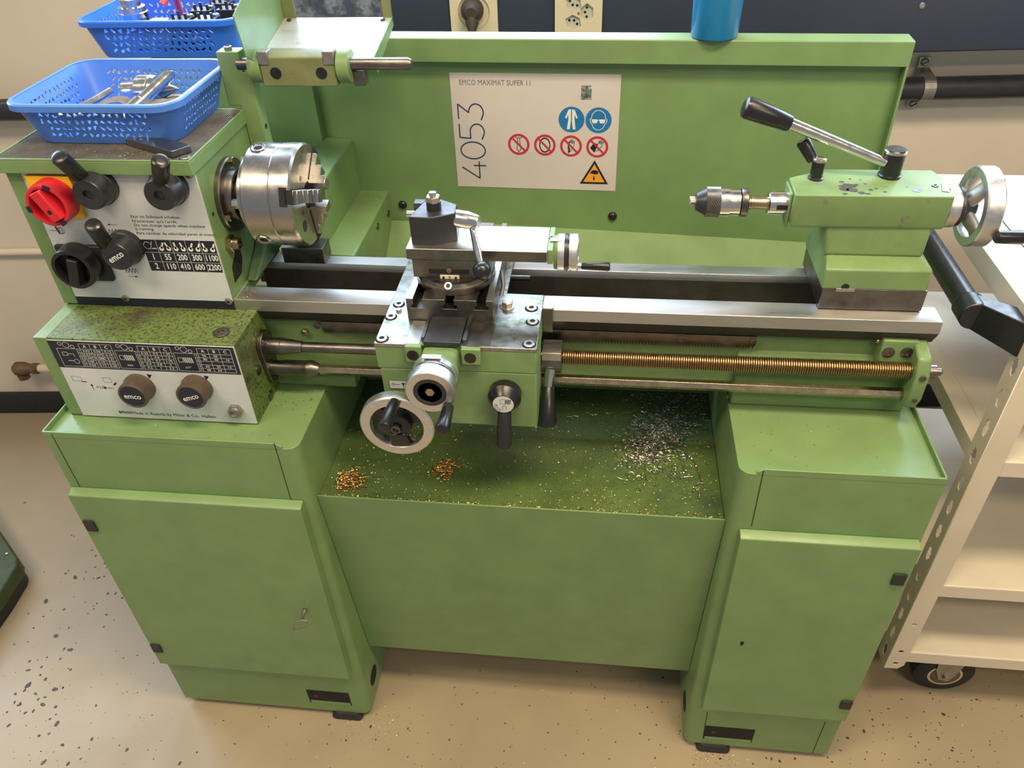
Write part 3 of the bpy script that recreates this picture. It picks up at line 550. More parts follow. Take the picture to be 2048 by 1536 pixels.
# printing on the plate
PY = HY-0.0023; pl = front(PY)
def hx(u, v): return XZ(u, v, PY)
q = [hx(280, 478), hx(428, 483), hx(446, 545), hx(304, 541)]
tx0, tx1 = (q[0][0]+q[3][0])/2, (q[1][0]+q[2][0])/2; tz1, tz0 = (q[0][1]+q[1][1])/2, (q[2][1]+q[3][1])/2
MB().poly(pl, [(tx0, tz0), (tx1, tz0), (tx1, tz1), (tx0, tz1)], 0.0001).build('speed_table', 'print_black', hs, smooth=False)
pr = MB(); cw = (tx1-tx0)/5; rws = [tz1, tz1-(tz1-tz0)*0.40, tz1-(tz1-tz0)*0.70, tz0]
for k in range(1, 5): pr.line(pl, [(tx0+cw*k, tz0), (tx0+cw*k, tz1)], 0.0005, 0.0003)
for k in (1, 2): pr.line(pl, [(tx0, rws[k]), (tx1, rws[k])], 0.0005, 0.0003)
for r_, row in enumerate((('1', '55', '200', '300', '1100'), ('2', '110', '410', '600', '2200'))):
    zc = (rws[r_+1]+rws[r_+2])/2
    for k, t_ in enumerate(row): pr.text(pl, t_, tx0+cw*(k+0.5), zc, 0.0142, 0.0003, 'CENTER', sx=0.74, bold=0.0003)
zc = (rws[0]+rws[1])/2
for k, (a1, a2) in enumerate(((-25, 20), (5, 15), (-25, -25), (10, -25))):
    for s_, a_ in ((-0.25, a1), (0.25, a2)):
        cx_ = tx0+cw*(k+1.5+s_); cz_ = zc-0.004; pr.circ(pl, cx_, cz_, 0.0038, 0.0003, 18)
        d_ = Vector((math.sin(math.radians(-a_)), math.cos(math.radians(a_)))); e_ = Vector((cx_, cz_)); pr.line(pl, [e_, e_+d_*0.011], 0.0028, 0.0003)
pr.circ(pl, tx0+cw*0.35, zc+0.001, 0.0058, 0.0003, 22, 0.0006); pr.line(pl, [(tx0+cw*0.5, zc-0.005), (tx0+cw*0.72, zc+0.008)], 0.0006, 0.0003); pr.line(pl, [(tx0+cw*0.6, zc-0.004), (tx0+cw*0.92, zc-0.004)], 0.0014, 0.0003)
pr.build('speed_table_print', 'print_white', hs, smooth=False, kind='stuff')
pr = MB()
for t_, u, v in (('Nur im Stillstand schalten.', 261, 433), ("N'embrayer qu'à l'arrêt.", 264, 442), ('Do not change speeds when machine', 268, 450), ('is running.', 270, 457.5), ('Para cambiar de velocidad paren el motor', 273, 466)):
    a = hx(u, v); pr.text(pl, t_, a[0], a[1], 0.0062, 0.0002, 'LEFT', sx=1.17)
c = hx(282, 503); pr.text(pl, '0', c[0], c[1], 0.0095, 0.0002, 'CENTER', bold=0.0004)
for u, v, s_ in ((229, 463, -1), (263, 541, 1)):
    c = hx(u, v); pr.line(pl, [(c[0]-0.010+0.0025*k, c[1]+(0.004 if k % 2 else -0.004)) for k in range(9)], 0.0007, 0.0002)
    c2 = hx(u-4 if s_ < 0 else u+3, v-14 if s_ < 0 else v+12); pr.line(pl, [(c2[0]-0.008, c2[1]), (c2[0]+0.008, c2[1])], 0.0005, 0.0002)
    pr.poly(pl, [(c2[0]+s_*0.009, c2[1]), (c2[0]+s_*0.004, c2[1]+0.0013), (c2[0]+s_*0.004, c2[1]-0.0013)], 0.0002)
c = hx(117, 461); pr.line(pl, [(c[0]-0.014, c[1]), (c[0]+0.006, c[1])], 0.0005, 0.0002); pr.circ(pl, c[0]+0.004, c[1], 0.0052, 0.0002, 20, 0.0005); pr.circ(pl, c[0]+0.004, c[1], 0.0025, 0.0002, 14, 0.0005, 0.0052); pr.poly(pl, [(c[0]-0.004, c[1]+0.007), (c[0]-0.001, c[1]+0.007), (c[0]+0.001, c[1]-0.006), (c[0]-0.001, c[1]-0.006)], 0.0002)
pr.build('plate_print', 'print_black', hs, smooth=False, kind='stuff')
# main switch: yellow plate, red rotary knob
a, b_ = hx(47, 350), hx(178, 441); ypx0 = XZ(47, 352, HY-0.010); ypx1 = XZ(176, 440, HY-0.010)
MB().box(ypx0[0], ypx1[0]-0.004, HY-0.010, HY-0.002, ypx1[1]+0.002, ypx0[1]).build('main_switch_plate', 'yellow', hs, 0.0012)
c = P(94, 413, y=HY-0.036)
kn = MB().lathe((c.x, HY-0.010, c.z), -Y, [(0, 0.0325), (0.020, 0.032), (0.025, 0.031), (0.026, 0.0292), (0.0255, 0.0260), (0.012, 0.0250), (0.0118, 0.002)], 48).build('main_switch_knob', 'red', hs)
ex = Vector((0.42, 0, -0.9)).normalized(); ez = Vector((0.9, 0, 0.42)).normalized(); cc = Vector((c.x, HY-0.010, c.z))
mb = MB(); mb.loft([[cc-Y*t+ex*(a*l)+ez*(b*w_) for a, b in ((-1, -1), (1.0, -1), (1.0, 1), (-1, 1))] for t, l, w_ in ((0.010, 0.024, 0.014), (0.024, 0.024, 0.0105), (0.030, 0.0235, 0.0085))]); mb.build('main_switch_handle', 'red', hs, 0.002, seg=3)
for a_ in (70, 190, 300):
    o = cc+Vector((math.cos(math.radians(a_)), 0, math.sin(math.radians(a_))))*0.0295-Y*0.0262; e_ = Vector((-math.sin(math.radians(a_)), 0, math.cos(math.radians(a_))))
    MB().obox(o, e_, Y, e_.cross(Y), 0.005, 0.0005, 0.0032).build('switch_slot', 'print_black', hs, smooth=False)
MB().circ(Plane(cc-Y*0.0302+ex*0.008, X, Z), 0, 0, 0.0035, 0, 16).build('handle_screw', 'dark', hs, smooth=False)
# lower black switch
a = XZ(106, 487, HY-0.008); b_ = XZ(229, 562, HY-0.008)
MB().box(a[0], b_[0], HY-0.010, HY-0.002, b_[1], a[1]-0.003).build('reverse_switch_plate', 'black_matte', hs, 0.0015)
c = P(146, 540, y=HY-0.034); cc = Vector((c.x, HY-0.010, c.z))
MB().lathe(cc, -Y, [(0, 0.034), (0.020, 0.0335), (0.025, 0.032), (0.026, 0.030), (0.0255, 0.0265), (0.010, 0.0255), (0.0098, 0.002)], 48).build('reverse_switch_knob', 'black', hs)
ex = Vector((-0.25, 0, -0.97)).normalized(); ez = Vector((0.97, 0, -0.25)).normalized(); mb = MB()
mb.loft([[cc-Y*t+ex*(a*l+o_)+ez*(b*w_) for a, b in ((-1, -1), (1, -1), (1, 1), (-1, 1))] for t, l, w_, o_ in ((0.009, 0.024, 0.012, 0.006), (0.022, 0.024, 0.009, 0.006), (0.027, 0.0235, 0.0075, 0.006))]); mb.build('reverse_switch_handle', 'black', hs, 0.002, seg=3)
# three shift levers: hub and grip
for fu, fv, g0, g1, logo in (((176), 391, (166, 357), (116, 312), False), (319, 392, (322, 368), (321, 320), False), (232, 514, (215, 492), (184, 448), True)):
    c = P(fu, fv, y=HY-0.036)
    hub = MB().lathe((c.x, HY-0.002, c.z), -Y, [(0, 0.0272), (0.010, 0.0272), (0.011, 0.026), (0.032, 0.0228), (0.034, 0.0215)] + ([] if logo else [(0.034, 0.008), (0.030, 0.0075)]), 44).build('shift_lever_hub', 'burn', hs)
    p0 = P(*g0, y=HY-0.022); p1 = P(*g1, y=HY-0.052)
    grip('shift_lever_grip', 'black', hs, p0, p1, 0.0105, 0.0118)
    if logo:
        q = Plane((c.x, HY-0.0362, c.z), X, Z); MB().poly(q, [(x_*math.cos(0.5)-z_*math.sin(0.5), x_*math.sin(0.5)+z_*math.cos(0.5)) for x_, z_ in ((-0.015, -0.0065), (0.015, -0.0065), (0.015, 0.0065), (-0.015, 0.0065))], 0).build('lever_logo_plate', 'print_black', hs, smooth=False)
        MB().text(q, 'emco', 0, 0, 0.0145, 0.0003, 'CENTER', rot=0.5, sx=0.9, bold=0.00025).build('lever_logo', 'print_white', hs, smooth=False)
# spindle flange and details on the right side
SY, SZ = 0.226, 1.090
sf = MB().lathe((HX1, SY+0.004, SZ-0.003), X, [(0, 0.056), (0.006, 0.056), (0.008, 0.054), (0.008, 0.041), (0.014, 0.0405), (0.018, 0.039), (0.018, 0.034), (0.010, 0.032), (0.010, 0.029), (0.04, 0.029)], 56).build('spindle_flange', 'steel_dark', hs)
for a_ in (100, 215, 335):
    mb = MB(); hexcyl(mb, (HX1+0.008, SY+0.004-0.048*math.cos(math.radians(a_)), SZ+0.048*math.sin(math.radians(a_))), X, 0.0055, 0.005); mb.build('flange_bolt', 'bronze', hs)
c = P(457, 487, x=HX1); mb = MB(); hexcyl(mb, (HX1, c.y, c.z), X, 0.0135, 0.009); mb.lathe((HX1+0.009, c.y, c.z), X, [(0, 0.0095), (0.009, 0.0095), (0.0095, 0.0065), (0.003, 0.006)], 24); mb.build('side_sight_glass', 'bronze', hs)
c = P(426, 428, x=HX1); MB().lathe((HX1, c.y, c.z), X, [(0, 0.003), (0.0004, 0.003)], 12).build('side_hole', 'dark', hs)
c = P(475, 532, x=HX1); q = Plane((HX1, c.y, c.z), (0, 1, 0), (0, 0, 1))
MB().poly(q, [(-0.022, -0.018), (0.006, -0.016), (0.022, 0.004), (0.022, 0.018), (0.006, 0.023), (-0.018, 0.008)], 0.0004).build('casting_opening', 'dark', hs, smooth=False)
MB().circ(q, -0.002, -0.004, 0.008, 0.0007, 18, 0.0016).build('opening_pin', 'bronze', hs, smooth=False)
MB().prism([(0.147, 0.9505), (0.147, 0.93), (0.338, 0.93), (0.338, 0.9505)], 'x', HX1, HX1+0.004).build('headstock_base', 'green_cast', hs, 0.001)
MB().prism([(0.200, 0.9505), (0.335, 0.9505), (0.335, 1.03), (0.29, 1.02), (0.26, 0.985)], 'x', HX1, HX1+0.020).build('headstock_toe', 'green_cast', hs, 0.004, seg=3)
box('way_clamp', 'steel_dark', hs, 0.345, 0.415, 0.262, 0.300, 0.9505, 0.978)

# ------------------------------------------------------------------ chuck
CX = 0.338
ck = MB().lathe((CX, SY, SZ), X, [(-0.004, 0.03), (0.002, 0.058), (0.013, 0.058), (0.0135, 0.072), (0.016, 0.0755), (0.0555, 0.0755), (0.0565, 0.0742), (0.058, 0.0742), (0.059, 0.0755), (0.0855, 0.0755), (0.0885, 0.0725), (0.0885, 0.020), (0.070, 0.019)], 72).build('chuck', 'chuck', LA)
mb = MB(); hexcyl(mb, (CX-0.012, SY-0.043, SZ+0.004), X, 0.0075, 0.014); mb.build('chuck_bolt', 'chrome', ck)
mb = MB(); hexcyl(mb, (CX-0.012, SY+0.02, SZ+0.045), X, 0.0075, 0.014); mb.build('chuck_bolt', 'chrome', ck)
def rad(a): return Vector((0, -math.cos(math.radians(a)), math.sin(math.radians(a))))
J0 = 22
for k in range(3):
    a = J0+120*k; d = rad(a); t = d.cross(X).normalized(); o = Vector((CX+0.0885, SY, SZ))
    prof = [(0.014, -0.012), (0.014, 0.026), (0.026, 0.026), (0.028, 0.0245), (0.0285, 0.017), (0.043, 0.017), (0.045, 0.0155), (0.0455, 0.008), (0.062, 0.008), (0.064, 0.0065), (0.0645, 0.0), (0.071, -0.002), (0.071, -0.012)]
    mb = MB(); mb.loft([[o+d*r+X*h+t*(s*0.0095) for r, h in prof] for s in (-1, 1)]); mb.build('chuck_jaw', 'chuck', ck, 0.0008)
    mb = MB(); mb.obox(o+d*0.0715-X*0.0105, d, t, X, 0.0043, 0.0135, 0.0055); mb.obox(o+d*0.0715-X*0.0035, d, t, X, 0.0043, 0.0098, 0.0040); mb.build('jaw_slot', 'dark', ck, smooth=False)
    MB().obox(o+d*0.046, d, t, X, 0.026, 0.0112, 0.0004).build('jaw_slot', 'dark', ck, smooth=False)
for a in (J0+62, J0-58, J0+182):
    d = rad(a); o = Vector((CX+0.030, SY, SZ)); MB().lathe(o+d*0.0745, d, [(0, 0.0115), (0.0022, 0.0115), (0.0026, 0.0100), (0.0016, 0.0095), (0.0016, 0.006), (-0.004, 0.006)], 28).build('key_socket', 'chuck', ck)
    MB().obox(o+d*0.0763, X, d.cross(X), d, 0.0045, 0.0045, 0.0004).build('key_square', 'dark', ck, smooth=False)
for a in (J0+40, J0-40, J0+160):
    d = rad(a); MB().lathe(Vector((CX+0.0885, SY, SZ))+d*0.038, X, [(0, 0.004), (0.0005, 0.004), (0.0006, 0.0025)], 14).build('face_screw', 'steel_dark', ck)
d = rad(J0-62); q = Plane(Vector((CX+0.0888, SY, SZ))+d*0.05, d.cross(X), -d)
MB().circ(q, 0, 0, 0.009, 0.0002, 24).build('maker_mark', 'print_black', ck, smooth=False); MB().poly(q, [(-0.0085, 0.0035), (-0.006, -0.005), (0.0085, -0.0035), (0.006, 0.005)], 0.0005).build('maker_band', 'zinc', ck, smooth=False)
# ------------------------------------------------------------------ splash guard (stands about two degrees askew)
def askew(o):
    c_, s_ = math.cos(-0.036), math.sin(-0.036)
    for v in o.data.vertices:
        x_, y_ = v.co.x-0.74, v.co.y-0.542; v.co.x = 0.74+x_*c_-y_*s_; v.co.y = 0.542+x_*s_+y_*c_
    return o
sg = askew(MB().box(0.31, 1.334, 0.542, 0.545, 0.60, 1.20).build('splash_guard', 'green', LA, 0.0005))
askew(MB().prism([(0.5225, 1.194), (0.5225, 1.231), (0.524, 1.2325), (0.566, 1.2325), (0.566, 1.194)], 'x', 0.347, 1.338).build('guard_top_rail', 'green', sg, 0.0015, seg=3))
askew(MB().prism([(1.334, 0.5225), (1.338, 0.5225), (1.338, 0.566), (1.334, 0.566)], 'z', 0.86, 1.1938).build('guard_side_flange', 'green', sg, 0.0008))
for u, v in ((803, 414), (1225, 430)):
    c = P(u, v, y=0.541); askew(MB().lathe((c.x, 0.542, c.z), -Y, [(0, 0.0085), (0.002, 0.0083), (0.005, 0.006), (0.006, 0.003)], 20).build('dome_bolt', 'black', sg))
# sloping rear chute below the panel
MB().prism([(0.548, 0.8865), (0.548, 0.8825), (0.31, 0.735), (0.31, 0.739)], 'x', XL1-0.08, 1.330).build('rear_chute', 'green', sg, 0.0006)
# stepped housing behind the chuck
mb = MB(); mb.prism([(0.03, 0.90), (0.03, 1.186), (0.3455, 1.186), (0.3455, 0.90)], 'y', 0.536, 0.80); mc = mb.build('motor_housing', 'green', LA, 0.002)
for x1, z1 in ((0.398, 1.0485), (0.4535, 0.9460)):
    MB().prism([(0.3457, 0.74), (0.3457, z1+0.004), (x1-0.002, z1), (x1, z1-0.002), (x1, 0.74)], 'y', 0.30, 0.5535).build('housing_step', 'green', mc, 0.0015)
for u, v in ((755, 453), (776, 427)):
    c = P(u, v, x=0.4535); MB().lathe((0.4535, c.y, c.z), X, [(0, 0.0065), (0.002, 0.0065), (0.003, 0.004)], 16).build('housing_bolt', 'steel_dark', mc)

# ------------------------------------------------------------------ carriage
SX0, SX1, SYF, SZT = 0.555, 0.785, 0.036, 0.957
sa = MB().prism([(SX0, SYF), (SX1, SYF), (SX1, 0.176), (0.728, 0.178), (0.728, 0.32), (SX0, 0.32)], 'z', 0.9505, SZT).build('saddle', 'steel_plate', LA, 0.0008)
MB().prism([(SX0, SYF+0.0005), (SX1-0.0005, SYF+0.0005), (SX1-0.0005, 0.1435), (SX0, 0.1435)], 'z', 0.913, 0.9503).build('saddle_front_block', 'green_cast', sa, 0.0015)
MB().prism([(SX1, 0.1425), (SX1, 0.176), (SX1+0.010, 0.176), (SX1+0.016, 0.160), (SX1+0.016, 0.1425)], 'z', 0.951, SZT-0.001).build('way_wiper', 'steel', sa, 0.0004)
MB().box(SX1, SX1+0.015, 0.1395, 0.1425, 0.915, SZT-0.001).build('wiper_plate', 'steel_dark', sa, 0.0004)
for u, v, r in ((798, 609, 0.0075), (782, 634, 0.0075), (764, 678, 0.0080), (1063, 617, 0.0080), (1065, 644, 0.0080), (1058, 689, 0.0080)):
    c = P(u, v, z=SZT); s_ = MB().lathe((c.x, c.y, SZT-0.0003), Z, [(0, r*1.25), (0.0006, r*1.25)], 28).build('counterbore', 'dark', sa)
    MB().lathe((c.x, c.y, SZT), Z, [(0, r), (0.0018, r), (0.0024, r*0.9), (0.0024, r*0.5), (0.0008, r*0.48)], 24).build('socket_screw', 'steel', sa)
    MB().lathe((c.x, c.y, SZT+0.0008), Z, [(0, r*0.5), (0.0004, r*0.5)], 6).build('hex_recess', 'dark', sa, smooth=False)
c = P(798, 622, z=SZT); mb = MB(); hexcyl(mb, (c.x, c.y, SZT), Z, 0.0042, 0.004); mb.build('oiler_nipple', 'steel', sa)
c = P(1015, 614, z=SZT); mb = MB(); mb.lathe((c.x, c.y, SZT), Z, [(0, 0.0105), (0.0015, 0.0105), (0.0018, 0.0080)], 28); hexcyl(mb, (c.x, c.y, SZT+0.0015), Z, 0.0085, 0.009); mb.build('clamp_bolt', 'steel', sa)
# dovetail slide with cover plates in front of the cross slide
MB().box(0.6215, 0.6265, 0.045, 0.0965, SZT, 0.964).build('dovetail_strip', 'steel_dark', sa, 0.0005); MB().box(0.6805, 0.6865, 0.043, 0.0965, SZT, 0.964).build('dovetail_strip', 'steel_dark', sa, 0.0005)
MB().box(0.6275, 0.6795, 0.0325, 0.0965, SZT, 0.9655).build('slide_cover', 'burn', sa, 0.001)
MB().box(0.5995, 0.6205, 0.0365, 0.094, SZT-0.0002, SZT+0.0012).build('side_cover', 'steel', sa, 0.0004); MB().box(0.6875, 0.7205, 0.0365, 0.094, SZT-0.0002, SZT+0.0012).build('side_cover', 'steel_dark', sa, 0.0004)
# cross slide with T-slots
KX0, KX1, KY0, KY1, KZ = 0.592, 0.718, 0.0965, 0.325, 0.9935
prof = [(KX0, SZT+0.0005), (KX0, KZ)]
for xc in (0.609, 0.655, 0.701):
    prof += [(xc-0.0065, KZ), (xc-0.0065, KZ-0.009), (xc-0.0105, KZ-0.009), (xc-0.0105, KZ-0.0155), (xc+0.0105, KZ-0.0155), (xc+0.0105, KZ-0.009), (xc+0.0065, KZ-0.009), (xc+0.0065, KZ)]
prof += [(KX1, KZ), (KX1, SZT+0.0005)]
cs = MB().prism(prof, 'y', KY0, KY1).build('cross_slide', 'steel_dark', LA, 0.0006)
MB().prism([(KX0+0.0003, KZ+0.0003), (KX0+0.010, KZ+0.0003), (KX0+0.010, KZ), (KX0+0.0003, KZ)], 'y', KY0+0.0006, KY1-0.001).build('slide_land', 'steel', cs)
MB().box(KX1-0.0095, KX1-0.0003, KY0+0.0006, KY1-0.001, KZ, KZ+0.0003).build('slide_land', 'steel', cs)
for u, v in ((1003, 583), (997, 622)):
    c = P(u, v, x=KX1); mb = MB(); hexcyl(mb, (KX1, c.y, c.z), X, 0.0045, 0.009); mb.build('gib_screw', 'steel_dark', cs)
c = P(1030, 562, x=0.735); MB().cyl((KX1, c.y+0.01, c.z), (KX1+0.040, c.y+0.01, c.z), 0.0045, None, 18).build('slide_stop_pin', 'steel_dark', cs)
c = P(1005, 572, x=0.724); MB().tube([(KX1+0.004, c.y+0.012, c.z+0.02), (KX1+0.007, c.y+0.002, c.z), (KX1+0.004, c.y-0.006, c.z-0.014)], 0.0032, 10).build('slide_lock_lever', 'steel', cs)
MB().box(0.665, 0.690, 0.318, 0.335, KZ-0.010, KZ+0.001).build('rear_slide_bracket', 'steel', cs, 0.0006); MB().box(0.703, 0.712, 0.318, 0.335, KZ-0.010, KZ+0.001).build('rear_slide_bracket', 'steel', cs, 0.0006)
# cross feed screw housing, dial and wheel
WXc, WZc = 0.6505, 0.9420
nk = MB()
def squircle(y, hw, zc, hh, e):
    out = []
    for i in range(40):
        a = 2*math.pi*i/40; c_, s_ = math.cos(a), math.sin(a); out.append((WXc+hw*math.copysign(abs(c_)**e, c_), y, zc+hh*math.copysign(abs(s_)**e, s_)))
    return out
nk.loft([squircle(SYF+0.002, 0.026, WZc-0.008, 0.021, 0.35), squircle(SYF-0.016, 0.026, WZc-0.007, 0.022, 0.45), squircle(SYF-0.032, 0.0285, WZc-0.003, 0.0265, 0.8), squircle(SYF-0.042, 0.0315, WZc, 0.0315, 1.0), squircle(SYF-0.047, 0.0315, WZc, 0.0315, 1.0)])
nko = nk.build('cross_feed_housing', 'green_cast', cs, 0.0)
y0 = SYF-0.047
MB().lathe((WXc, y0, WZc), -Y, [(0, 0.0315), (0.009, 0.0315), (0.0095, 0.0300), (0.013, 0.0300)], 56).build('cross_feed_dial', 'alu', cs)
MB().lathe((WXc, y0-0.013, WZc), -Y, [(0, 0.0318), (0.003, 0.0318), (0.0035, 0.0300), (0.006, 0.0300)], 56).build('dial_ring', 'burn', cs)
MB().lathe((WXc, y0-0.018, WZc), -Y, [(0, 0.0325), (0.001, 0.0338), (0.019, 0.0338), (0.021, 0.0325), (0.021, 0.0225), (0.0205, 0.0222)], 64).build('cross_feed_wheel', 'alu', cs)
MB().lathe((WXc, y0-0.0385, WZc), -Y, [(0, 0.0222), (0.0006, 0.0222), (0.0004, 0.0165), (-0.008, 0.013), (-0.008, 0.008)], 48).build('wheel_hub', 'burn', cs)
MB().lathe((WXc, y0-0.031, WZc), -Y, [(0, 0.0075), (0.007, 0.0072), (0.008, 0.006)], 6).build('hub_nut', 'bronze', cs)
c = P(897, 812, y=y0-0.038); grip('cross_feed_handle', 'black', cs, (c.x, y0-0.039, c.z), (c.x, y0-0.088, c.z), 0.0075, 0.0095)
q = front(y0-0.0002); a0 = 1.25
MB().prism([(WXc-0.014, WZc+0.0325), (WXc+0.012, WZc+0.0325), (WXc+0.012, WZc+0.0335), (WXc-0.014, WZc+0.0335)], 'y', y0-0.008, y0+0.001).build('dial_index_plate', 'zinc', cs)
# apron
AZ0 = 0.812
ap = MB().prism([(SX0+0.003, AZ0+0.020), (SX0+0.003, 0.9128), (SX1-0.001, 0.9128), (SX1-0.001, AZ0), (SX0+0.05, AZ0)], 'y', SYF+0.0008, 0.118).build('apron', 'green_cast', LA, 0.002, seg=3)
for (u0, v0), (u1, v1) in (((808, 693), (845, 726)), ((921, 699), (962, 731))):
    a = XZ(u0, v0, SYF-0.008); b_ = XZ(u1, v1, SYF-0.008); k = MB().box(a[0], b_[0], SYF-0.008, SYF+0.0005, b_[1], a[1]).build('screw_boss', 'green_cast', ap, 0.0012)
    cxx = (a[0]+b_[0])/2+(-0.001); czz = (a[1]+b_[1])/2-0.001
    MB().lathe((cxx, SYF-0.008, czz), -Y, [(0, 0.0085), (0.0005, 0.0085), (0.0007, 0.007), (0.0005, 0.004)], 28).build('counterbored_screw', 'black', ap)
q = front(SYF-0.0002); a = XZ(779, 761, SYF); b_ = XZ(814, 775, SYF)
MB().poly(q, [(a[0], b_[1]-0.002), (a[0]+0.034, b_[1]-0.002), (a[0]+0.034, a[1]), (a[0], a[1])], 0.0002).build('apron_label', 'white', ap, smooth=False)
MB().circ(q, a[0]+0.005, a[1]-0.006, 0.002, 0.0005, 14, 0.0006).line(q, [(a[0]+0.008, a[1]-0.006), (a[0]+0.015, a[1]-0.006)], 0.0007, 0.0005).poly(q, [(a[0]+0.017, a[1]-0.003), (a[0]+0.023, a[1]-0.003), (a[0]+0.020, a[1]-0.008)], 0.0005).line(q, [(a[0]+0.02, a[1]-0.007), (a[0]+0.02, a[1]-0.011)], 0.0008, 0.0005).build('apron_label_print', 'print_black', ap, smooth=False)
# apron handwheel
HXc, HZc, HYc, HR = 0.5845, 0.8425, -0.002, 0.0548
MB().lathe((HXc, HYc, HZc), -Y, [(0.009, HR-0.002), (0.007, HR), (-0.007, HR), (-0.009, HR-0.002), (-0.009, HR-0.0155), (-0.006, HR-0.0165), (0.006, HR-0.0165), (0.009, HR-0.015)], 72, closed=True, caps=False).build('apron_handwheel', 'alu', ap)
MB().lathe((HXc, SYF, HZc), -Y, [(0, 0.026), (0.006, 0.026), (0.007, 0.017), (0.030, 0.0165), (0.030, 0.021), (0.047, 0.021), (0.0475, 0.019), (0.0475, 0.0085), (0.045, 0.008)], 40).build('handwheel_hub', 'black', ap)
MB().lathe((HXc, HYc-0.010, HZc), -Y, [(0, 0.007), (0.005, 0.007), (0.0052, 0.005), (0.002, 0.0045)], 20).build('hub_nut', 'steel_dark', ap)
hc = Vector((HXc, HYc, HZc))
for a_ in (-88, 150, 32):
    d = Vector((math.cos(math.radians(a_)), 0, math.sin(math.radians(a_)))); t_ = Vector((-d.z, 0, d.x))
    if a_ == -88: MB().loft([[hc+d*r+t_*(s*w_)+Y*(e*th+off) for s, e in ((-1, -1), (1, -1), (1, 1), (-1, 1))] for r, w_, th, off in ((0.012, 0.0125, 0.006, -0.006), (0.030, 0.0145, 0.006, -0.004), (0.0415, 0.016, 0.006, -0.001))]).build('handwheel_spoke', 'black', ap, 0.002)
    else: MB().loft([[hc+d*r+t_*(s*w_)+Y*(e*th+off) for s, e in ((-1, -1), (1, -1), (1, 1), (-1, 1))] for r, w_, th, off in ((0.014, 0.011, 0.004, 0.004), (0.0415, 0.015, 0.004, 0.002))]).build('handwheel_spoke', 'black', ap, 0.002)
c = P(790, 803, y=HYc-0.009); grip('handwheel_handle', 'black', ap, (c.x, HYc-0.009, c.z), (c.x-0.004, HYc-0.062, c.z-0.004), 0.0080, 0.0095)
# half-nut lever
c = P(1007, 806, y=SYF-0.024); hc = Vector((c.x, SYF, c.z))
MB().lathe(hc, -Y, [(0, 0.0235), (0.014, 0.0240), (0.016, 0.0225), (0.026, 0.0165), (0.027, 0.0155)], 48).build('half_nut_knob', 'black', ap)
q = Plane(hc-Y*0.0272, X, Z); MB().circ(q, 0, 0, 0.0150, 0, 32).build('half_nut_disc', 'white', ap, smooth=False)
mb = MB(); mb.line(q, [(-0.004, 0.001), (0.003, 0.001), (0.003, 0.009), (-0.004, 0.009)], 0.0004, 0.0003, True)
for k in range(5): mb.line(q, [(0.003+k*0.0016, 0.001), (0.0045+k*0.0016, 0.009)], 0.0009, 0.0003)
mb.line(q, [(-0.001, -0.010), (-0.001, -0.004), (0.0015, -0.001), (0.004, -0.004), (0.004, -0.010)], 0.0005, 0.0003); mb.line(q, [(-0.010, -0.002), (-0.009, -0.006), (-0.004, -0.009)], 0.0005, 0.0003); mb.line(q, [(-0.012, -0.003), (-0.0115, -0.008), (-0.005, -0.0115), (-0.004, -0.009)], 0.0005, 0.0003); mb.line(q, [(-0.012, -0.003), (-0.011, 0.0), (-0.008, -0.002), (-0.010, -0.002)], 0.0005, 0.0003)
mb.build('half_nut_print', 'print_black', ap, smooth=False)
p0 = hc+Vector((0, -0.017, -0.017)); p1 = P(1008, 893, y=SYF-0.028); grip('half_nut_grip', 'black_matte', ap, p0, p1, 0.0095, 0.0115)
# feed reversing lever on the right of the apron
mb = MB(); mb.lathe((SX1, LY-0.004, LZ), X, [(0, 0.0225), (0.0295, 0.0225), (0.030, 0.022)], 44); lb = mb.build('feed_lever_hub', 'steel_dark', ap, 0.0004)
MB().box(SX1+0.0005, SX1+0.0295, LY-0.024, LY+0.012, LZ+0.006, LZ+0.0235).build('feed_lever_block', 'steel', ap, 0.0006)
p0 = P(1100, 746, y=LY-0.026); p1 = P(1095, 790, y=LY-0.045); p2 = P(1092, 854, y=LY-0.072)
MB().lathe(p0, p1-p0, [(-0.006, 0.0085), (0.006, 0.0080), (0.012, 0.0068), ((p1-p0).length, 0.0068)], 20).build('feed_lever_stem', 'chrome', ap)
grip('feed_lever_grip', 'black', ap, p0+(p1-p0)*0.62, p2, 0.0090, 0.0162)

# ------------------------------------------------------------------ compound slide
TSY0, TSY1 = 0.130, 0.204; TCX, TCY = 0.6545, 0.166
cp = MB().lathe((TCX, TCY, KZ+0.0003), Z, [(0, 0.0585), (0.0085, 0.0585), (0.0090, 0.0570), (0.0110, 0.0560), (0.0155, 0.0535), (0.0158, 0.040)], 72).build('compound_swivel', 'steel_dark', LA)
MB().lathe((TCX, TCY, KZ+0.0100), Z, [(0, 0.0572), (0.0012, 0.0566)], 72).build('swivel_scale', 'bronze', cp)
MB().box(0.599, 0.711, TSY0+0.0005, TSY1-0.001, 1.0095, 1.0385).build('compound_base', 'steel_dark', cp, 0.0008)
a = XZ(857, 538, TSY0); b_ = XZ(938, 549, TSY0); MB().box(a[0], b_[0], TSY0-0.0002, TSY0+0.001, b_[1], a[1]).build('gib_window', 'dark', cp, smooth=False)
a = XZ(898, 542, TSY0-0.0006); MB().lathe((a[0], TSY0-0.0002, a[1]), -Y, [(0, 0.004), (0.001, 0.0035)], 16).build('gib_bolt', 'rust', cp)
a = XZ(880, 550.5, TSY0-0.001); b_ = XZ(919, 559, TSY0-0.001); MB().box(a[0], b_[0], TSY0-0.0014, TSY0+0.0004, b_[1], a[1]).build('index_plate', 'outlet', cp, 0.0003)
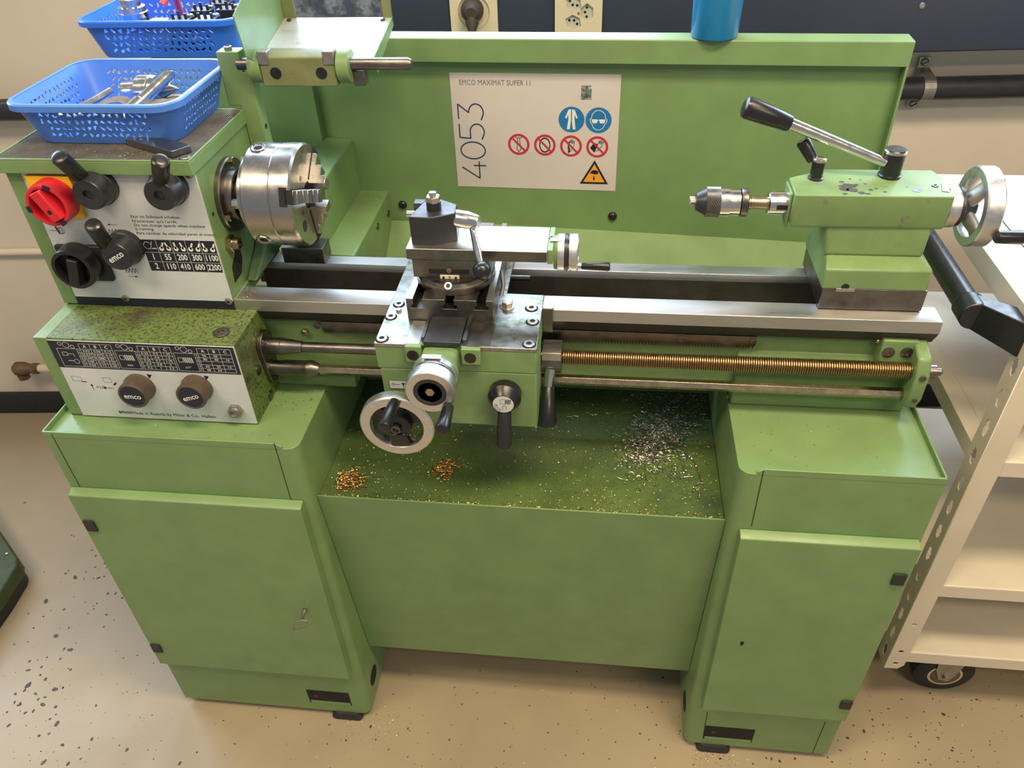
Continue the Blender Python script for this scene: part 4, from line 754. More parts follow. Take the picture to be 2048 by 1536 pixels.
q = front(TSY0-0.0015); MB().circ(q, a[0]+0.005, (a[1]+b_[1])/2, 0.0018).circ(q, b_[0]-0.005, (a[1]+b_[1])/2, 0.0018).poly(q, [((a[0]+b_[0])/2-0.002, a[1]-0.0015), ((a[0]+b_[0])/2+0.002, a[1]-0.0015), ((a[0]+b_[0])/2, b_[1]+0.002)]).build('index_print', 'print_black', cp, smooth=False)
c = P(897, 570, y=0.115); socket(cp, (c.x, 0.1135, KZ+0.0125), Vector((0, -0.7, 0.7)), 0.0060, 0.003, m='steel')
tp = MB().box(0.592, 0.7925, TSY0, TSY1, 1.0388, 1.056).build('top_slide', 'steel', LA, 0.0008)
MB().box(0.5922, 0.792, TSY0-0.0006, TSY0+0.0002, 1.0395, 1.0555).build('top_slide_face', 'steel_dark', tp, 0.0002)
MB().box(0.7927, 0.8005, TSY0+0.004, TSY1, 1.0345, 1.0565).build('slide_end_plate', 'green_cast', tp, 0.0008)
DY, DZ = 0.170, 1.0345
MB().lathe((0.8005, DY, DZ), X, [(0, 0.024), (0.0055, 0.0255)], 40).build('dial_boss', 'green_cast', tp)
MB().lathe((0.8062, DY, DZ), X, [(0, 0.0265), (0.0095, 0.0265), (0.010, 0.0255)], 48).build('top_slide_dial', 'alu', tp)
MB().lathe((0.8162, DY, DZ), X, [(0, 0.0255), (0.0005, 0.0268), (0.004, 0.0268), (0.0042, 0.0245), (0.006, 0.0245)], 48).build('dial_ring', 'burn', tp)
MB().lathe((0.8222, DY, DZ), X, [(0, 0.0255), (0.0005, 0.0268), (0.0015, 0.0268), (0.0017, 0.0262), (0.0035, 0.0262), (0.004, 0.0270), (0.0115, 0.0270), (0.013, 0.0255), (0.013, 0.015), (0.012, 0.014)], 56).build('top_slide_wheel', 'alu', tp)
c = Vector((0, 0.163, 1.0165))
MB().cyl((0.835, c.y, c.z), (0.840, c.y, c.z), 0.0040, None, 14).build('handle_stem', 'steel', tp); grip('top_slide_handle', 'black', tp, (0.840, c.y, c.z), (0.8815, c.y, c.z), 0.0048, 0.0068)
MB().box(0.795, 0.8075, DY-0.012, DY-0.002, 1.0568, 1.0584).build('dial_index_plate', 'zinc', tp)
c = P(1107, 476, z=1.0565); socket(tp, (0.7965, c.y, 1.0565), Z, 0.0036, 0.002)
# ------------------------------------------------------------------ tool post
PZ0, PZ1 = 1.0562, 1.0990
po = MB().prism([(0.5985, 0.1425), (0.6295, 0.1408), (0.6625, 0.1565), (0.6605, 0.1845), (0.6335, 0.2012), (0.6145, 0.2005), (0.6095, 0.1860)], 'z', PZ0, PZ1).build('tool_post', 'burn', LA, 0.0012)
MB().prism([(0.596, 0.1870), (0.6095, 0.1865), (0.613, 0.2015), (0.596, 0.2015)], 'z', PZ1-0.03, PZ1-0.001).build('tool_seat', 'burn', po, 0.0008)
MB().cyl((0.588, 0.176, PZ1-0.012), (0.603, 0.176, PZ1-0.012), 0.0045, None, 18).build('eccentric_pin', 'chrome', po)
MB().lathe((0.630, 0.169, PZ1), Z, [(0, 0.0105), (0.012, 0.0105), (0.0125, 0.0095)], 32).build('post_collar', 'burn', po)
mb = MB(); hexcyl(mb, (0.630, 0.169, PZ1+0.0122), Z, 0.0105, 0.0075); mb.lathe((0.630, 0.169, PZ1+0.019), Z, [(0, 0.0055), (0.006, 0.0055), (0.007, 0.004)], 20); mb.build('post_nut', 'chrome', po)
p0 = P(913, 440, y=0.165); hd = Vector((1, -0.25, -0.02)).normalized(); p0 = Vector((0.660, 0.168, 1.0855))
MB().lathe(p0, hd, [(0, 0.0128), (0.020, 0.0128), (0.034, 0.0095), (0.036, 0.0085)], 36).build('post_lever_hub', 'chrome', po)
q0 = p0+hd*0.025+Vector((0, -0.004, -0.008)); q1 = P(964, 541, y=0.098)
MB().lathe(q0, q1-q0, [(0, 0.0038), ((q1-q0).length*0.55, 0.0055), ((q1-q0).length*0.9, 0.0042)], 20).build('post_lever_arm', 'chrome', po)
MB().sphere(q1, 0.0132, 16).build('post_lever_ball', 'black', po)

# ------------------------------------------------------------------ tailstock
TX0_, TX1_ = 1.186, 1.3295
ts = MB().prism([(0.172, 0.9512), (0.172, 0.985), (0.300, 0.985), (0.300, 0.9512)], 'x', TX0_, TX1_).build('tailstock_base', 'steel_dark', LA, 0.0008)
tsb = MB(); L = [[(1.1835, 0.171, 0.985), (1.3275, 0.171, 0.985), (1.3275, 0.300, 0.985), (1.1835, 0.300, 0.985)], [(1.1835, 0.171, 1.016), (1.3275, 0.171, 1.018), (1.3275, 0.300, 1.018), (1.1835, 0.300, 1.016)], [(1.1875, 0.193, 1.026), (1.3185, 0.193, 1.026), (1.3185, 0.295, 1.026), (1.1875, 0.295, 1.026)]]
tsb.loft(L); lo = tsb.build('tailstock_foot', 'green_cast', ts, 0.0025, seg=3)
MB().loft([[(1.183, 0.195, 1.024), (1.318, 0.195, 1.024), (1.318, 0.290, 1.024), (1.183, 0.290, 1.024)], [(1.176, 0.197, 1.078), (1.320, 0.197, 1.078), (1.320, 0.285, 1.078), (1.176, 0.285, 1.078)]]).build('tailstock_neck', 'green_cast', ts, 0.006, seg=4)
BZ0, BZ1 = 1.0715, 1.118
outl = [(1.1270, 0.1925), (1.3335, 0.1945), (1.3355, 0.2620), (1.3290, 0.2825), (1.1825, 0.2810), (1.1275, 0.2500)]
bd = MB(); cx_, cy_ = 1.23, 0.24
bd.loft([[(x_*0.97+1.23*0.03, y_*0.94+0.24*0.06, BZ0-0.003) for x_, y_ in outl], [(x_, y_, BZ0+0.002) for x_, y_ in outl], [(x_, y_, BZ1) for x_, y_ in outl]])
tb = bd.build('tailstock_body', 'green_worn', ts, 0.0018, seg=3)
MB().prism([(0.205, 1.062), (0.205, 1.114), (0.248, 1.114), (0.248, 1.062)], 'x', 1.1235, 1.1275).build('quill_boss', 'green_cast', ts, 0.003, seg=3)
MB().lathe((1.0985, SY, SZ), X, [(0, 0.0145), (0.0015, 0.0165), (0.030, 0.0165)], 40).build('quill', 'chrome', ts)
MB().obox((1.118, SY-0.0158, SZ+0.001), X, Y, Z, 0.009, 0.0012, 0.0035).build('quill_keyway', 'dark', ts, smooth=False)
c = P(1690, 577, y=0.1705); MB().lathe((c.x, 0.171, c.z+0.002), -Y, [(0, 0.0055), (0.0004, 0.0055)], 18).build('adjust_hole', 'dark', ts)
MB().box(c.x-0.012, c.x+0.014, 0.1705, 0.1722, 0.9815, 0.9865).build('offset_scale', 'steel', ts, 0.0003)
# bare metal where the paint of the body top is rubbed off
qp = Plane((0, 0, BZ1), X, Y); mb = MB(); rr = random.Random(3)
for u, v, r_ in [(1695, 372, 0.0085), (1688, 378, 0.006), (1706, 380, 0.006), (1712, 370, 0.003), (1683, 364, 0.003), (1730, 368, 0.002), (1742, 380, 0.003), (1752, 377, 0.0022), (1722, 386, 0.004), (1700, 358, 0.002), (1720, 360, 0.0018), (1832, 382, 0.005), (1838, 378, 0.003), (1815, 374, 0.0025), (1770, 384, 0.002), (1690, 388, 0.003), (1735, 388, 0.003)]:
    c = P(u, v, z=BZ1); n_ = 11; a0 = rr.random()*6
    mb.poly(qp, [(c.x+r_*rr.uniform(0.55, 1.25)*1.3*math.cos(a0+6.283*i/n_), c.y+r_*rr.uniform(0.55, 1.2)*math.sin(a0+6.283*i/n_)) for i in range(n_)], 0.00015+0.00002*r_*1000)
mb.build('worn_paint_patch', 'carbide', ts, smooth=False, kind='stuff')
# clamp levers
b0 = P(1778, 352, z=BZ1); b0 = Vector((b0.x, b0.y, BZ1))
MB().lathe(b0, Z, [(0, 0.0155), (0.003, 0.0155), (0.004, 0.0138), (0.034, 0.0145), (0.0345, 0.0140), (0.0385, 0.0140), (0.0395, 0.0130)], 36).build('clamp_lever_post', 'black', ts)
MB().lathe(b0+Z*0.0345, Z, [(0, 0.0148), (0.003, 0.0148), (0.0042, 0.0132)], 36).build('clamp_lever_cap', 'chrome', ts)
l0 = P(1765, 323, y=b0.y-0.005); l1 = P(1580, 247, y=b0.y-0.005); l2 = P(1487, 212, y=b0.y-0.005)
MB().lathe(l0, l1-l0, [(-0.004, 0.0062), ((l1-l0).length+0.01, 0.0085)], 24).build('clamp_lever_rod', 'chrome', ts)
grip('clamp_lever_grip', 'black', ts, l1, l2, 0.0112, 0.0150)
b1 = P(1631, 357, z=BZ1); b1 = Vector((b1.x, b1.y, BZ1))
MB().lathe(b1, Z, [(0, 0.0105), (0.002, 0.0105), (0.003, 0.0085), (0.024, 0.0092), (0.026, 0.0092)], 30).build('quill_lock_post', 'black', ts)
MB().lathe(b1+Z*0.026, Z, [(0, 0.0092), (0.003, 0.0092), (0.004, 0.0075)], 30).build('quill_lock_cap', 'chrome', ts)
grip('quill_lock_grip', 'black', ts, P(1627, 321, y=b1.y+0.01), P(1604, 279, y=b1.y+0.022), 0.0080, 0.0098)
c = P(1870, 372, z=BZ1); socket(ts, (c.x, c.y, BZ1-0.0005), Z, 0.0045, 0.002)
c = P(1889, 375, z=BZ1); MB().obox((c.x+0.001, c.y, BZ1+0.0004), Vector((0.25, 1, 0)).normalized(), Vector((1, -0.25, 0)).normalized(), Z, 0.015, 0.0045, 0.0006).build('scale_plate', 'zinc', ts)
# handwheel
MB().lathe((1.3345, SY, SZ), X, [(0, 0.0290), (0.013, 0.0290), (0.0135, 0.0250), (0.017, 0.0250)], 48).build('tail_collar', 'alu', ts)
MB().lathe((1.3515, SY, SZ), X, [(0, 0.0270), (0.003, 0.0270), (0.010, 0.0180), (0.022, 0.0160), (0.024, 0.0140)], 44).build('handwheel_hub', 'burn', ts)
WR = 0.0548
MB().lathe((1.3815, SY, SZ), X, [(-0.0115, WR-0.002), (-0.0095, WR), (0.0095, WR), (0.0115, WR-0.002), (0.0115, WR-0.013), (0.008, WR-0.0145), (-0.008, WR-0.0145), (-0.0115, WR-0.013)], 80, closed=True, caps=False).build('tail_handwheel', 'alu', ts)
for a_ in (72, -48, 192):
    d = rad(a_); t_ = d.cross(X)
    mb = MB(); mb.loft([[Vector((1.3690+off, SY, SZ))+d*r+t_*(w_*math.cos(2*math.pi*i/16))+X*(th*math.sin(2*math.pi*i/16)) for i in range(16)] for r, w_, th, off in ((0.010, 0.013, 0.010, -0.004), (0.025, 0.0125, 0.009, 0.004), (0.034, 0.0125, 0.008, 0.009), (0.0415, 0.015, 0.008, 0.0115))]); mb.build('handwheel_spoke', 'zinc', ts)
c = P(1992, 474, x=1.391); MB().lathe((1.389, c.y, c.z), X, [(0, 0.0055), (0.003, 0.0085), (0.034, 0.0095), (0.038, 0.0080), (0.0385, 0.0040)], 26).build('tail_wheel_handle', 'black', ts)
# drill chuck held in the quill
dc = thing('drill_chuck', (1.05, SY, SZ), 'knurled steel drill chuck in the tailstock quill', 'drill chuck')
MB().lathe((0.9985, SY, SZ), X, [(0, 0.0085), (0.0005, 0.0125), (0.0135, 0.0195), (0.0150, 0.0198), (0.0155, 0.0192)], 44).build('chuck_nose', 'burn', dc)
prof = [(0, 0.0192)]; n = 60
mb = MB(); loops = []
for i in range(13):
    t_ = 0.014+0.0195*i/12; loops.append([Vector((0.9985+t_, SY, SZ))+(Y*math.cos(2*math.pi*k/n)+Z*math.sin(2*math.pi*k/n))*(0.0208+(0.0004 if (k+i) % 2 else -0.0003)) for k in range(n)])
mb.loft(loops); mb.build('knurled_sleeve', 'steel_dark', dc, smooth=False)
MB().lathe((1.032, SY, SZ), X, [(0, 0.0198), (0.0135, 0.0198), (0.014, 0.0185), (0.0275, 0.0185), (0.0278, 0.0165)], 44).build('chuck_body', 'chrome', dc)
mb = MB(); mb.lathe((1.061, SY, SZ), X, [(0, 0.0195), (0.001, 0.0202), (0.0085, 0.0202), (0.0095, 0.0190), (0.0095, 0.009)], 44); mb.build('release_ring', 'steel_dark', dc)
MB().lathe((1.0705, SY, SZ), X, [(0, 0.0090), (0.004, 0.0090), (0.0045, 0.0098), (0.008, 0.0098), (0.0085, 0.0088), (0.030, 0.0092)], 28).build('arbor', 'bronze', dc)
for k in range(3):
    a_ = math.radians(30+120*k); o = Vector((0.992, SY, SZ)); d = Y*math.cos(a_)+Z*math.sin(a_)
    MB().obox(o+d*0.0048+X*0.006, X, d, X.cross(d), 0.0075, 0.0028, 0.0022).build('drill_chuck_jaw', 'steel', dc, 0.0005)

# ------------------------------------------------------------------ swing-up chuck guard
gd = MB(); gd.prism([(0.3025, 1.10), (0.330, 1.10), (0.330, 1.236), (0.318, 1.2365), (0.318, 1.266), (0.283, 1.266), (0.283, 1.1855), (0.3025, 1.1855)], 'y', 0.333, 0.358)
post = gd.build('guard_post', 'green_cast', LA, 0.0015)
c = P(446, 92, y=0.345); MB().lathe((0.2985, 0.345, 1.266), Z, [(0, 0.006), (0.005, 0.006), (0.0055, 0.004), (0.003, 0.0035)], 20).build('post_screw', 'zinc', post)
c = P(524, 247, x=0.330); MB().lathe((0.330, 0.345, 1.150), X, [(0, 0.004), (0.0005, 0.004)], 14).build('post_hole', 'dark', post)
RY, RZ_ = 0.338, 1.2475
MB().lathe((0.312, RY, RZ_), X, [(0, 0.0088), (0.262, 0.0088), (0.267, 0.0060)], 28).build('guard_rod', 'steel_dark', post)
blk = MB().prism([(0.318, 1.2205), (0.318, 1.262), (0.328, 1.2665), (0.352, 1.2665), (0.355, 1.2205)], 'x', 0.3535, 0.468).build('guard_block', 'green_brass', post, 0.0015)
for x0, x1 in ((0.3530, 0.3690), (0.4520, 0.4685)): MB().box(x0, x1, 0.3165, 0.334, 1.252, 1.271).build('stop_lug', 'zinc', post, 0.001)
for x_ in (0.3765, 0.4465): MB().lathe((x_, 0.318, 1.2400), -Y, [(0, 0.0085), (0.0006, 0.0085), (0.001, 0.0070), (0.0002, 0.0040)], 24).build('countersunk_screw', 'black', post)
for x0, x1 in ((0.3340, 0.3530), (0.4690, 0.4880)):
    MB().lathe((x0, RY, RZ_-0.003), X, [(0, 0.0240), (x1-x0, 0.0240)], 36).build('guard_ear', 'green_cast', post, 0.0015)
GX0, GX1 = 0.345, 0.520
fy0, fz0, fy1, fz1 = 0.336, 1.2500, 0.473, 1.2775
g = MB().prism([(fy0, fz0), (fy1, fz1), (fy1, fz1+0.002), (fy0, fz0+0.002)], 'x', GX0, GX1).build('guard_sheet', 'sheetmetal', post, 0.0004)
MB().prism([(0.300, 1.268), (0.289, 1.326), (0.342, 1.345), (0.40, 1.38), (0.474, 1.38), (0.474, 1.276), (0.336, 1.249)], 'x', GX0-0.002, GX0).build('guard_side_wall', 'green', post, 0.0006)
MB().prism([(fy0-0.004, fz0+0.003), (fy0+0.018, fz0-0.022), (fy0+0.030, fz0-0.014), (fy1+0.004, fz1-0.012), (fy1+0.004, fz1+0.003)], 'x', GX1, GX1+0.002).build('guard_edge_flange', 'green', post, 0.0006)
MB().box(GX0, GX0+0.020, fy1-0.002, fy1+0.002, fz1, 1.40).build('window_frame_side', 'green_brass', post, 0.0006); MB().box(GX1-0.012, GX1+0.002, fy1-0.002, fy1+0.002, fz1-0.005, 1.40).build('window_frame_side', 'green_brass', post, 0.0006)
MB().box(GX0+0.020, GX1-0.012, fy1-0.001, fy1+0.001, fz1+0.002, 1.40).build('guard_window', 'pane', post, smooth=False)
for x_ in (GX0+0.011, GX1-0.011): MB().lathe((x_, fy1-0.010, fz1), Z, [(0, 0.004), (0.002, 0.004), (0.003, 0.002)], 14).build('sheet_bolt', 'steel_dark', post)
MB().box(0.488, 0.506, 0.335, 0.352, 1.216, 1.238).build('guard_catch', 'steel_dark', post, 0.001)
# ================================================================== THINGS ON AND AROUND THE LATHE
# laminated sheet on the splash guard
SX, SZt, SW, SH = 0.5922, 1.1715, 0.297, 0.210
sh = thing('safety_sheet', (SX+SW/2, 0.5415, SZt-SH), 'white laminated sheet numbered 4053 with safety pictograms on the splash guard', 'sheet')
pl = Plane((SX, 0.5412, SZt-SH), X, Z)
MB().box(SX, SX+SW, 0.5413, 0.5418, SZt-SH, SZt).build('sheet_paper', 'paper', sh, smooth=False)
def S(u, v): a = XZ(u, v, 0.5413); return (a[0]-SX, a[1]-(SZt-SH))
def Cz(cx_, cy_): return S(860+cx_/3.938, cy_/3.938)
MB().text(pl, 'EMCO MAXIMAT SUPER 11', 0.016, SH-0.0165, 0.0128, 0.0002, 'LEFT', sx=0.84).build('sheet_title', 'print_grey', sh, smooth=False)
mb = MB()
zo = Cz(330, 1320)[0]
def numstroke(ch, base, h=0.050, s=0.037, wd=0.0022):
    """thin numerals, written upwards; base = distance up the sheet"""
    def T(a, b): return (Cz(440, 1300)[0]-b*h, base+a*s)       # a along the writing, b upwards of the glyph (to the left)
    if ch == '4': mb.line(pl, [T(0.95, 0.28), T(0.0, 0.28), T(0.62, 1.0)], wd); mb.line(pl, [T(0.72, 0.52), T(0.72, 0.0)], wd)
    if ch == '0': mb.line(pl, [T(0.5+0.46*math.cos(6.283*i/40), 0.5+0.5*math.sin(6.283*i/40)) for i in range(40)], wd, closed=True)
    if ch == '5': mb.line(pl, [T(0.86, 1.0), T(0.14, 1.0), T(0.10, 0.56), T(0.45, 0.57)]+[T(0.45+0.42*math.sin(math.radians(a)), 0.285+0.285*math.cos(math.radians(a))) for a in range(0, 200, 12)]+[T(0.05, 0.10)], wd)
    if ch == '3': mb.line(pl, [T(0.06, 1.0), T(0.84, 1.0), T(0.40, 0.58)]+[T(0.42+0.44*math.sin(math.radians(a)), 0.29+0.29*math.cos(math.radians(a))) for a in range(0, 200, 12)]+[T(0.02, 0.10)], wd)
for k, ch in enumerate('4053'): numstroke(ch, 0.0175+k*0.0365, 0.0455, 0.0345)
mb.build('sheet_number', 'print_navy', sh, smooth=False)
R1 = 0.0228
b1, b2 = Cz(1115, 938), Cz(1328, 941)
for c in (b1, b2): MB().circ(pl, *c, R1, 0.0002, 48).build('mandatory_sign', 'print_blue', sh, smooth=False)
mb = MB(); k = R1/104.0
def rel(c, pts): return [(c[0]+x_*k, c[1]-y_*k) for x_, y_ in pts]
mb.poly(pl, rel(b1, [(-25, -80), (-4, -84), (-4, 10), (-12, 80), (-36, 78), (-24, -10), (-28, -40), (-38, -8), (-52, -14)]), 0.0004); mb.poly(pl, rel(b1, [(25, -80), (4, -84), (4, 10), (12, 80), (34, 78), (24, -10), (28, -40), (38, -8), (50, -14)]), 0.0004)
mb.build('overall_symbol', 'print_white', sh, smooth=False, kind='stuff'); mb = MB()
head = [(-58, -12), (-50, -50), (-25, -75), (0, -80), (25, -75), (50, -50), (58, -12), (68, -8), (62, 22), (52, 28), (40, 60), (14, 78), (-14, 78), (-40, 60), (-52, 28), (-62, 22), (-68, -8)]
mb.line(pl, rel(b2, head), 0.0011, 0.0004, True); mb.poly(pl, rel(b2, [(-54, -8), (-6, -8), (-8, 14), (-18, 24), (-40, 24), (-52, 14)]), 0.0004); mb.poly(pl, rel(b2, [(54, -8), (6, -8), (8, 14), (18, 24), (40, 24), (52, 14)]), 0.0004); mb.line(pl, rel(b2, [(-8, -2), (8, -2)]), 0.0011, 0.0004)
mb.build('goggles_symbol', 'print_white', sh, smooth=False, kind='stuff')
R2 = 0.0195; cs_ = [Cz(699, 1138), Cz(905, 1141), Cz(1111, 1146), Cz(1318, 1150)]
k = R2/92.0
for i, c in enumerate(cs_):
    blk_, red_ = MB(), MB()
    red_.circ(pl, *c, R2-0.0020, 0.0003, 44, 0.0042); red_.line(pl, rel(c, [(-60, -60), (60, 60)]), 0.0032, 0.0006)
    if i == 0: blk_.line(pl, rel(c, [(-10, -50), (-22, -62), (-32, -66)]), 0.0009, 0.0003); blk_.line(pl, rel(c, [(10, -50), (22, -62), (34, -66)]), 0.0009, 0.0003); blk_.line(pl, rel(c, [(-12, -48), (0, -62), (12, -48), (8, -34), (18, 40), (0, 66), (-18, 40), (-8, -34)]), 0.0010, 0.0003, True)
    if i == 1: blk_.circ(pl, *c, 44*k, 0.0003, 40, 0.0018, 60*k)
    if i == 2:
        for j in range(4): blk_.line(pl, rel(c, [(30-4*j, -40+6*j), (8-8*j, -58+8*j), (-22, -30+10*j), (-26+6*j, 20), (-18+3*j, 62-5*j)]), 0.0008, 0.0003)
        blk_.line(pl, rel(c, [(30, -40), (26, -8), (0, 40), (-18, 62)]), 0.0008, 0.0003)
    if i == 3:
        blk_.poly(pl, rel(c, [(-60, 10), (-28, -36), (6, -22), (-22, 50)]), 0.0003); blk_.line(pl, rel(c, [(6, -22), (14, -50), (20, -52), (18, -28), (30, -56), (36, -54), (30, -24), (46, -48), (52, -42), (40, -10), (12, 24), (-10, 40)]), 0.0009, 0.0003)
    red_.build('prohibition_sign', 'print_red', sh, smooth=False, kind='stuff'); blk_.build('prohibition_symbol', 'print_black', sh, smooth=False, kind='stuff')
tri = [Cz(1298, 1255), Cz(1180, 1440), Cz(1402, 1442)]; c = (sum(a[0] for a in tri)/3, sum(a[1] for a in tri)/3)
MB().poly(pl, tri, 0.0002).build('warning_border', 'print_black', sh, smooth=False)
MB().poly(pl, [(c[0]+(a[0]-c[0])*0.76, c[1]+(a[1]-c[1])*0.76) for a in tri], 0.0004).build('warning_sign', 'print_orange', sh, smooth=False)
k = 1/3.938*0.00086; mb = MB(); e = Cz(1297, 1352)
mb.poly(pl, rel(e, [(-34, -4), (-20, -20), (4, -24), (30, -14), (32, 2), (20, 14), (-14, 12), (-34, 8)]), 0.0006); mb.poly(pl, rel(e, [(-12, 64), (-10, 40), (-2, 22), (4, 66)]), 0.0006)
for j in range(3): mb.line(pl, rel(e, [(-2+9*j, -16), (-4+9*j, 10)]), 0.0005, 0.0007)
mb.build('warning_symbol', 'print_black', sh, smooth=False)
a, b_ = Cz(1193, 668), Cz(1272, 780); MB().poly(pl, [(a[0], b_[1]), (b_[0], b_[1]), (b_[0], a[1]), (a[0], a[1])], 0.0002).build('sheet_thumbnail', 'print_photo', sh, smooth=False)

for o in sh.children: askew(o)
# blue beaker on the rail
p = P(1430, 78, z=1.233); cpx, cpy = p.x, 0.535
cup = MB().lathe((cpx, cpy, 1.2327), Z, [(0, 0.030), (0.001, 0.0355), (0.004, 0.0372), (0.120, 0.0405), (0.120, 0.0392), (0.006, 0.0360), (0.005, 0.030)], 48).build('blue_beaker', 'cup', None)
tag(cup, 'blue plastic beaker standing on the top rail of the splash guard', 'beaker')

# perforated baskets
def holes(w0, w1, h, cols, rows, seed):
    rr = random.Random(seed); out = []
    for r in range(rows):
        for c in range(cols):
            x_ = (c+0.5+rr.uniform(-.06, .06)+(0.5 if r % 2 else 0))/(cols+0.5); z_ = (r+0.5+rr.uniform(-.06, .06))/rows
            t_ = z_; half = w0+(w1-w0)*(0.14+0.72*t_); cx_ = (x_-0.5)*2*half*0.96; cz_ = h*(0.13+0.70*t_); s_ = min(w0*1.9/cols, h*0.74/rows)*rr.uniform(.86, 1.0); a = rr.uniform(0, 6.28); kd = rr.random()
            if kd < .42: pts = [(s_*.50*math.cos(a+2.094*i), s_*.50*math.sin(a+2.094*i)) for i in range(3)]
            elif kd < .78:
                a = rr.choice((-0.8, -0.7, 0.5, 1.4)); q = [(-.44, -.17), (.44, -.17), (.44, .17), (-.44, .17)]; pts = [((x*math.cos(a)-y*math.sin(a))*s_, (x*math.sin(a)+y*math.cos(a))*s_) for x, y in q]
            else: pts = [(s_*.45*math.cos(a+math.pi*i/6), s_*.45*math.sin(a+math.pi*i/6)) for i in range(7)]
            out.append([(cx_+x, cz_+y) for x, y in pts])
    return out
def basket(name, label, cx_, cy_, z0, ang, LX, LY_, H, m, cols, seed, group=None):
    """tapered basket: four punched walls, rounded corners, rolled rim and floor"""
    t = thing(name, (cx_, cy_, z0), label, 'basket', group); rz = Matrix.Rotation(ang, 3, 'Z'); o = Vector((cx_, cy_, z0)); tap = 0.016; rc = 0.030
    def W(x, y, z): return o+rz@Vector((x, y, z))
    bx, by = LX/2-tap, LY_/2-tap; tx_, ty_ = LX/2, LY_/2
    for nm, d, hw0, hw1, off0, off1, cc, sd in (('front_wall', 0, bx-rc, tx_-rc, by, ty_, cols, 1), ('right_wall', 1, by-rc, ty_-rc, bx, tx_, int(cols*LY_/LX), 2), ('back_wall', 2, bx-rc, tx_-rc, by, ty_, cols, 3), ('left_wall', 3, by-rc, ty_-rc, bx, tx_, int(cols*LY_/LX), 4)):
        a = -math.pi/2+d*math.pi/2; n = Vector((math.cos(a), math.sin(a), 0)); ex = Vector((-n.y, n.x, 0))
        up = (n*(off1-off0)+Z*H); L_ = up.length; pl_ = Plane(o+rz@(n*off0), rz@ex, rz@(up/L_))
        MB().plate(pl_, [(-hw0, 0), (hw0, 0), (hw1, L_), (-hw1, L_)], holes(hw0, hw1, L_, cc, 4, seed+sd), 0.0018).build(nm, m, t, recalc=False, smooth=False)
    for sx, sy, a0 in ((1, 1, 0), (-1, 1, 90), (-1, -1, 180), (1, -1, 270)):
        lp = []
        for k_ in (0.0009, -0.0009):
            for zz in (0, 1):
                cx0, cy0 = (sx*((bx, tx_)[zz]-rc), sy*((by, ty_)[zz]-rc)); lp.append([W(cx0+(rc+k_)*math.cos(math.radians(a0+9*i)), cy0+(rc+k_)*math.sin(math.radians(a0+9*i)), zz*H) for i in range(11)])
        L0, L1, I0, I1 = lp; mb = MB(); mb.loft([[L0[i], L1[i], I1[i], I0[i]] for i in range(11)]); mb.build('corner_wall', m, t)
    path = rrect(-tx_, tx_, -ty_, ty_, rc, 8); mb = MB()
    prof = [(-0.001, 0.001), (0.0045, 0.001), (0.0065, -0.001), (0.0065, -0.009), (0.005, -0.009), (0.005, -0.002), (-0.001, -0.002)]
    N = len(path); loops = []
    for i, (x, y) in enumerate(path):
        x2, y2 = path[(i+1) % N]; x1, y1 = path[i-1]; tg = Vector((x2-x1, y2-y1, 0)).normalized(); nn = Vector((tg.y, -tg.x, 0))
        loops.append([W(x+nn.x*a, y+nn.y*a, H+b) for a, b in prof])
    mb.loft(loops, close=True); mb.build('rim', m, t)
    fl_ = rrect(-bx, bx, -by, by, rc, 6); mb = MB(); mb.loft([[W(x, y, 0.0) for x, y in fl_], [W(x, y, 0.0018) for x, y in fl_]]); mb.build('basket_floor', m, t)
    return t, W
b1t, W1 = basket('tool_basket', 'blue perforated plastic basket of tools on top of the headstock', 0.1525, 0.2810, TZ, 0.0, 0.246, 0.205, 0.060, 'basket', 16, 5)
b2t, W2 = basket('tool_basket', 'brighter blue perforated basket standing behind the headstock beside the swing-up guard', 0.062, 0.668, 1.187, 0.02, 0.290, 0.200, 0.066, 'basket2', 16, 40)
# contents of the front basket
z0 = TZ+0.0025
def along(t): return t
lc = thing('live_centre', W1(0.02, 0.05, 0.02), 'revolving live centre with a sharp cone lying in the front blue basket', 'live centre')
o = Vector((0.130, 0.313, z0+0.0335)); d = Vector((1, -0.05, 0.04)).normalized()
MB().lathe(o, d, [(0, 0.009), (0.003, 0.0125), (0.030, 0.0135), (0.0305, 0.021), (0.050, 0.021), (0.051, 0.019), (0.053, 0.019), (0.0535, 0.0205), (0.060, 0.0195), (0.061, 0.013), (0.063, 0.013)], 36).build('bearing_body', 'chrome', lc)
MB().lathe(o+d*0.063, d, [(0, 0.013), (0.003, 0.013), (0.030, 0.0006)], 36).build('centre_point', 'bronze', lc)
ck_ = thing('chuck_key', W1(-0.02, 0, 0.02), 'chrome chuck key lying slantwise in the front blue basket', 'chuck key')
a, b_ = Vector((0.172, 0.213, z0+0.022)), Vector((0.215, 0.302, z0+0.058))
MB().lathe(a, b_-a, [(0, 0.0105), (0.045, 0.0105), (0.047, 0.0085), ((b_-a).length, 0.0085)], 26).build('key_shaft', 'chrome', ck_)
MB().obox(b_, (b_-a).normalized(), X, (b_-a).normalized().cross(X), 0.007, 0.0055, 0.0055).build('key_square', 'chrome', ck_, 0.0006)
th_ = thing('tee_handle_key', W1(-0.08, 0, 0.02), 'tee-handled key with a knurled barrel at the left of the front blue basket', 'key')
a, b_ = Vector((0.098, 0.219, z0+0.030)), Vector((0.128, 0.285, z0+0.042))
MB().lathe((0.100, 0.214, z0+0.016), Vector((0.1, -0.05, 1)).normalized(), [(-0.006, 0.012), (-0.004, 0.0165), (0.020, 0.0165), (0.022, 0.013)], 26).build('key_barrel', 'steel', th_)
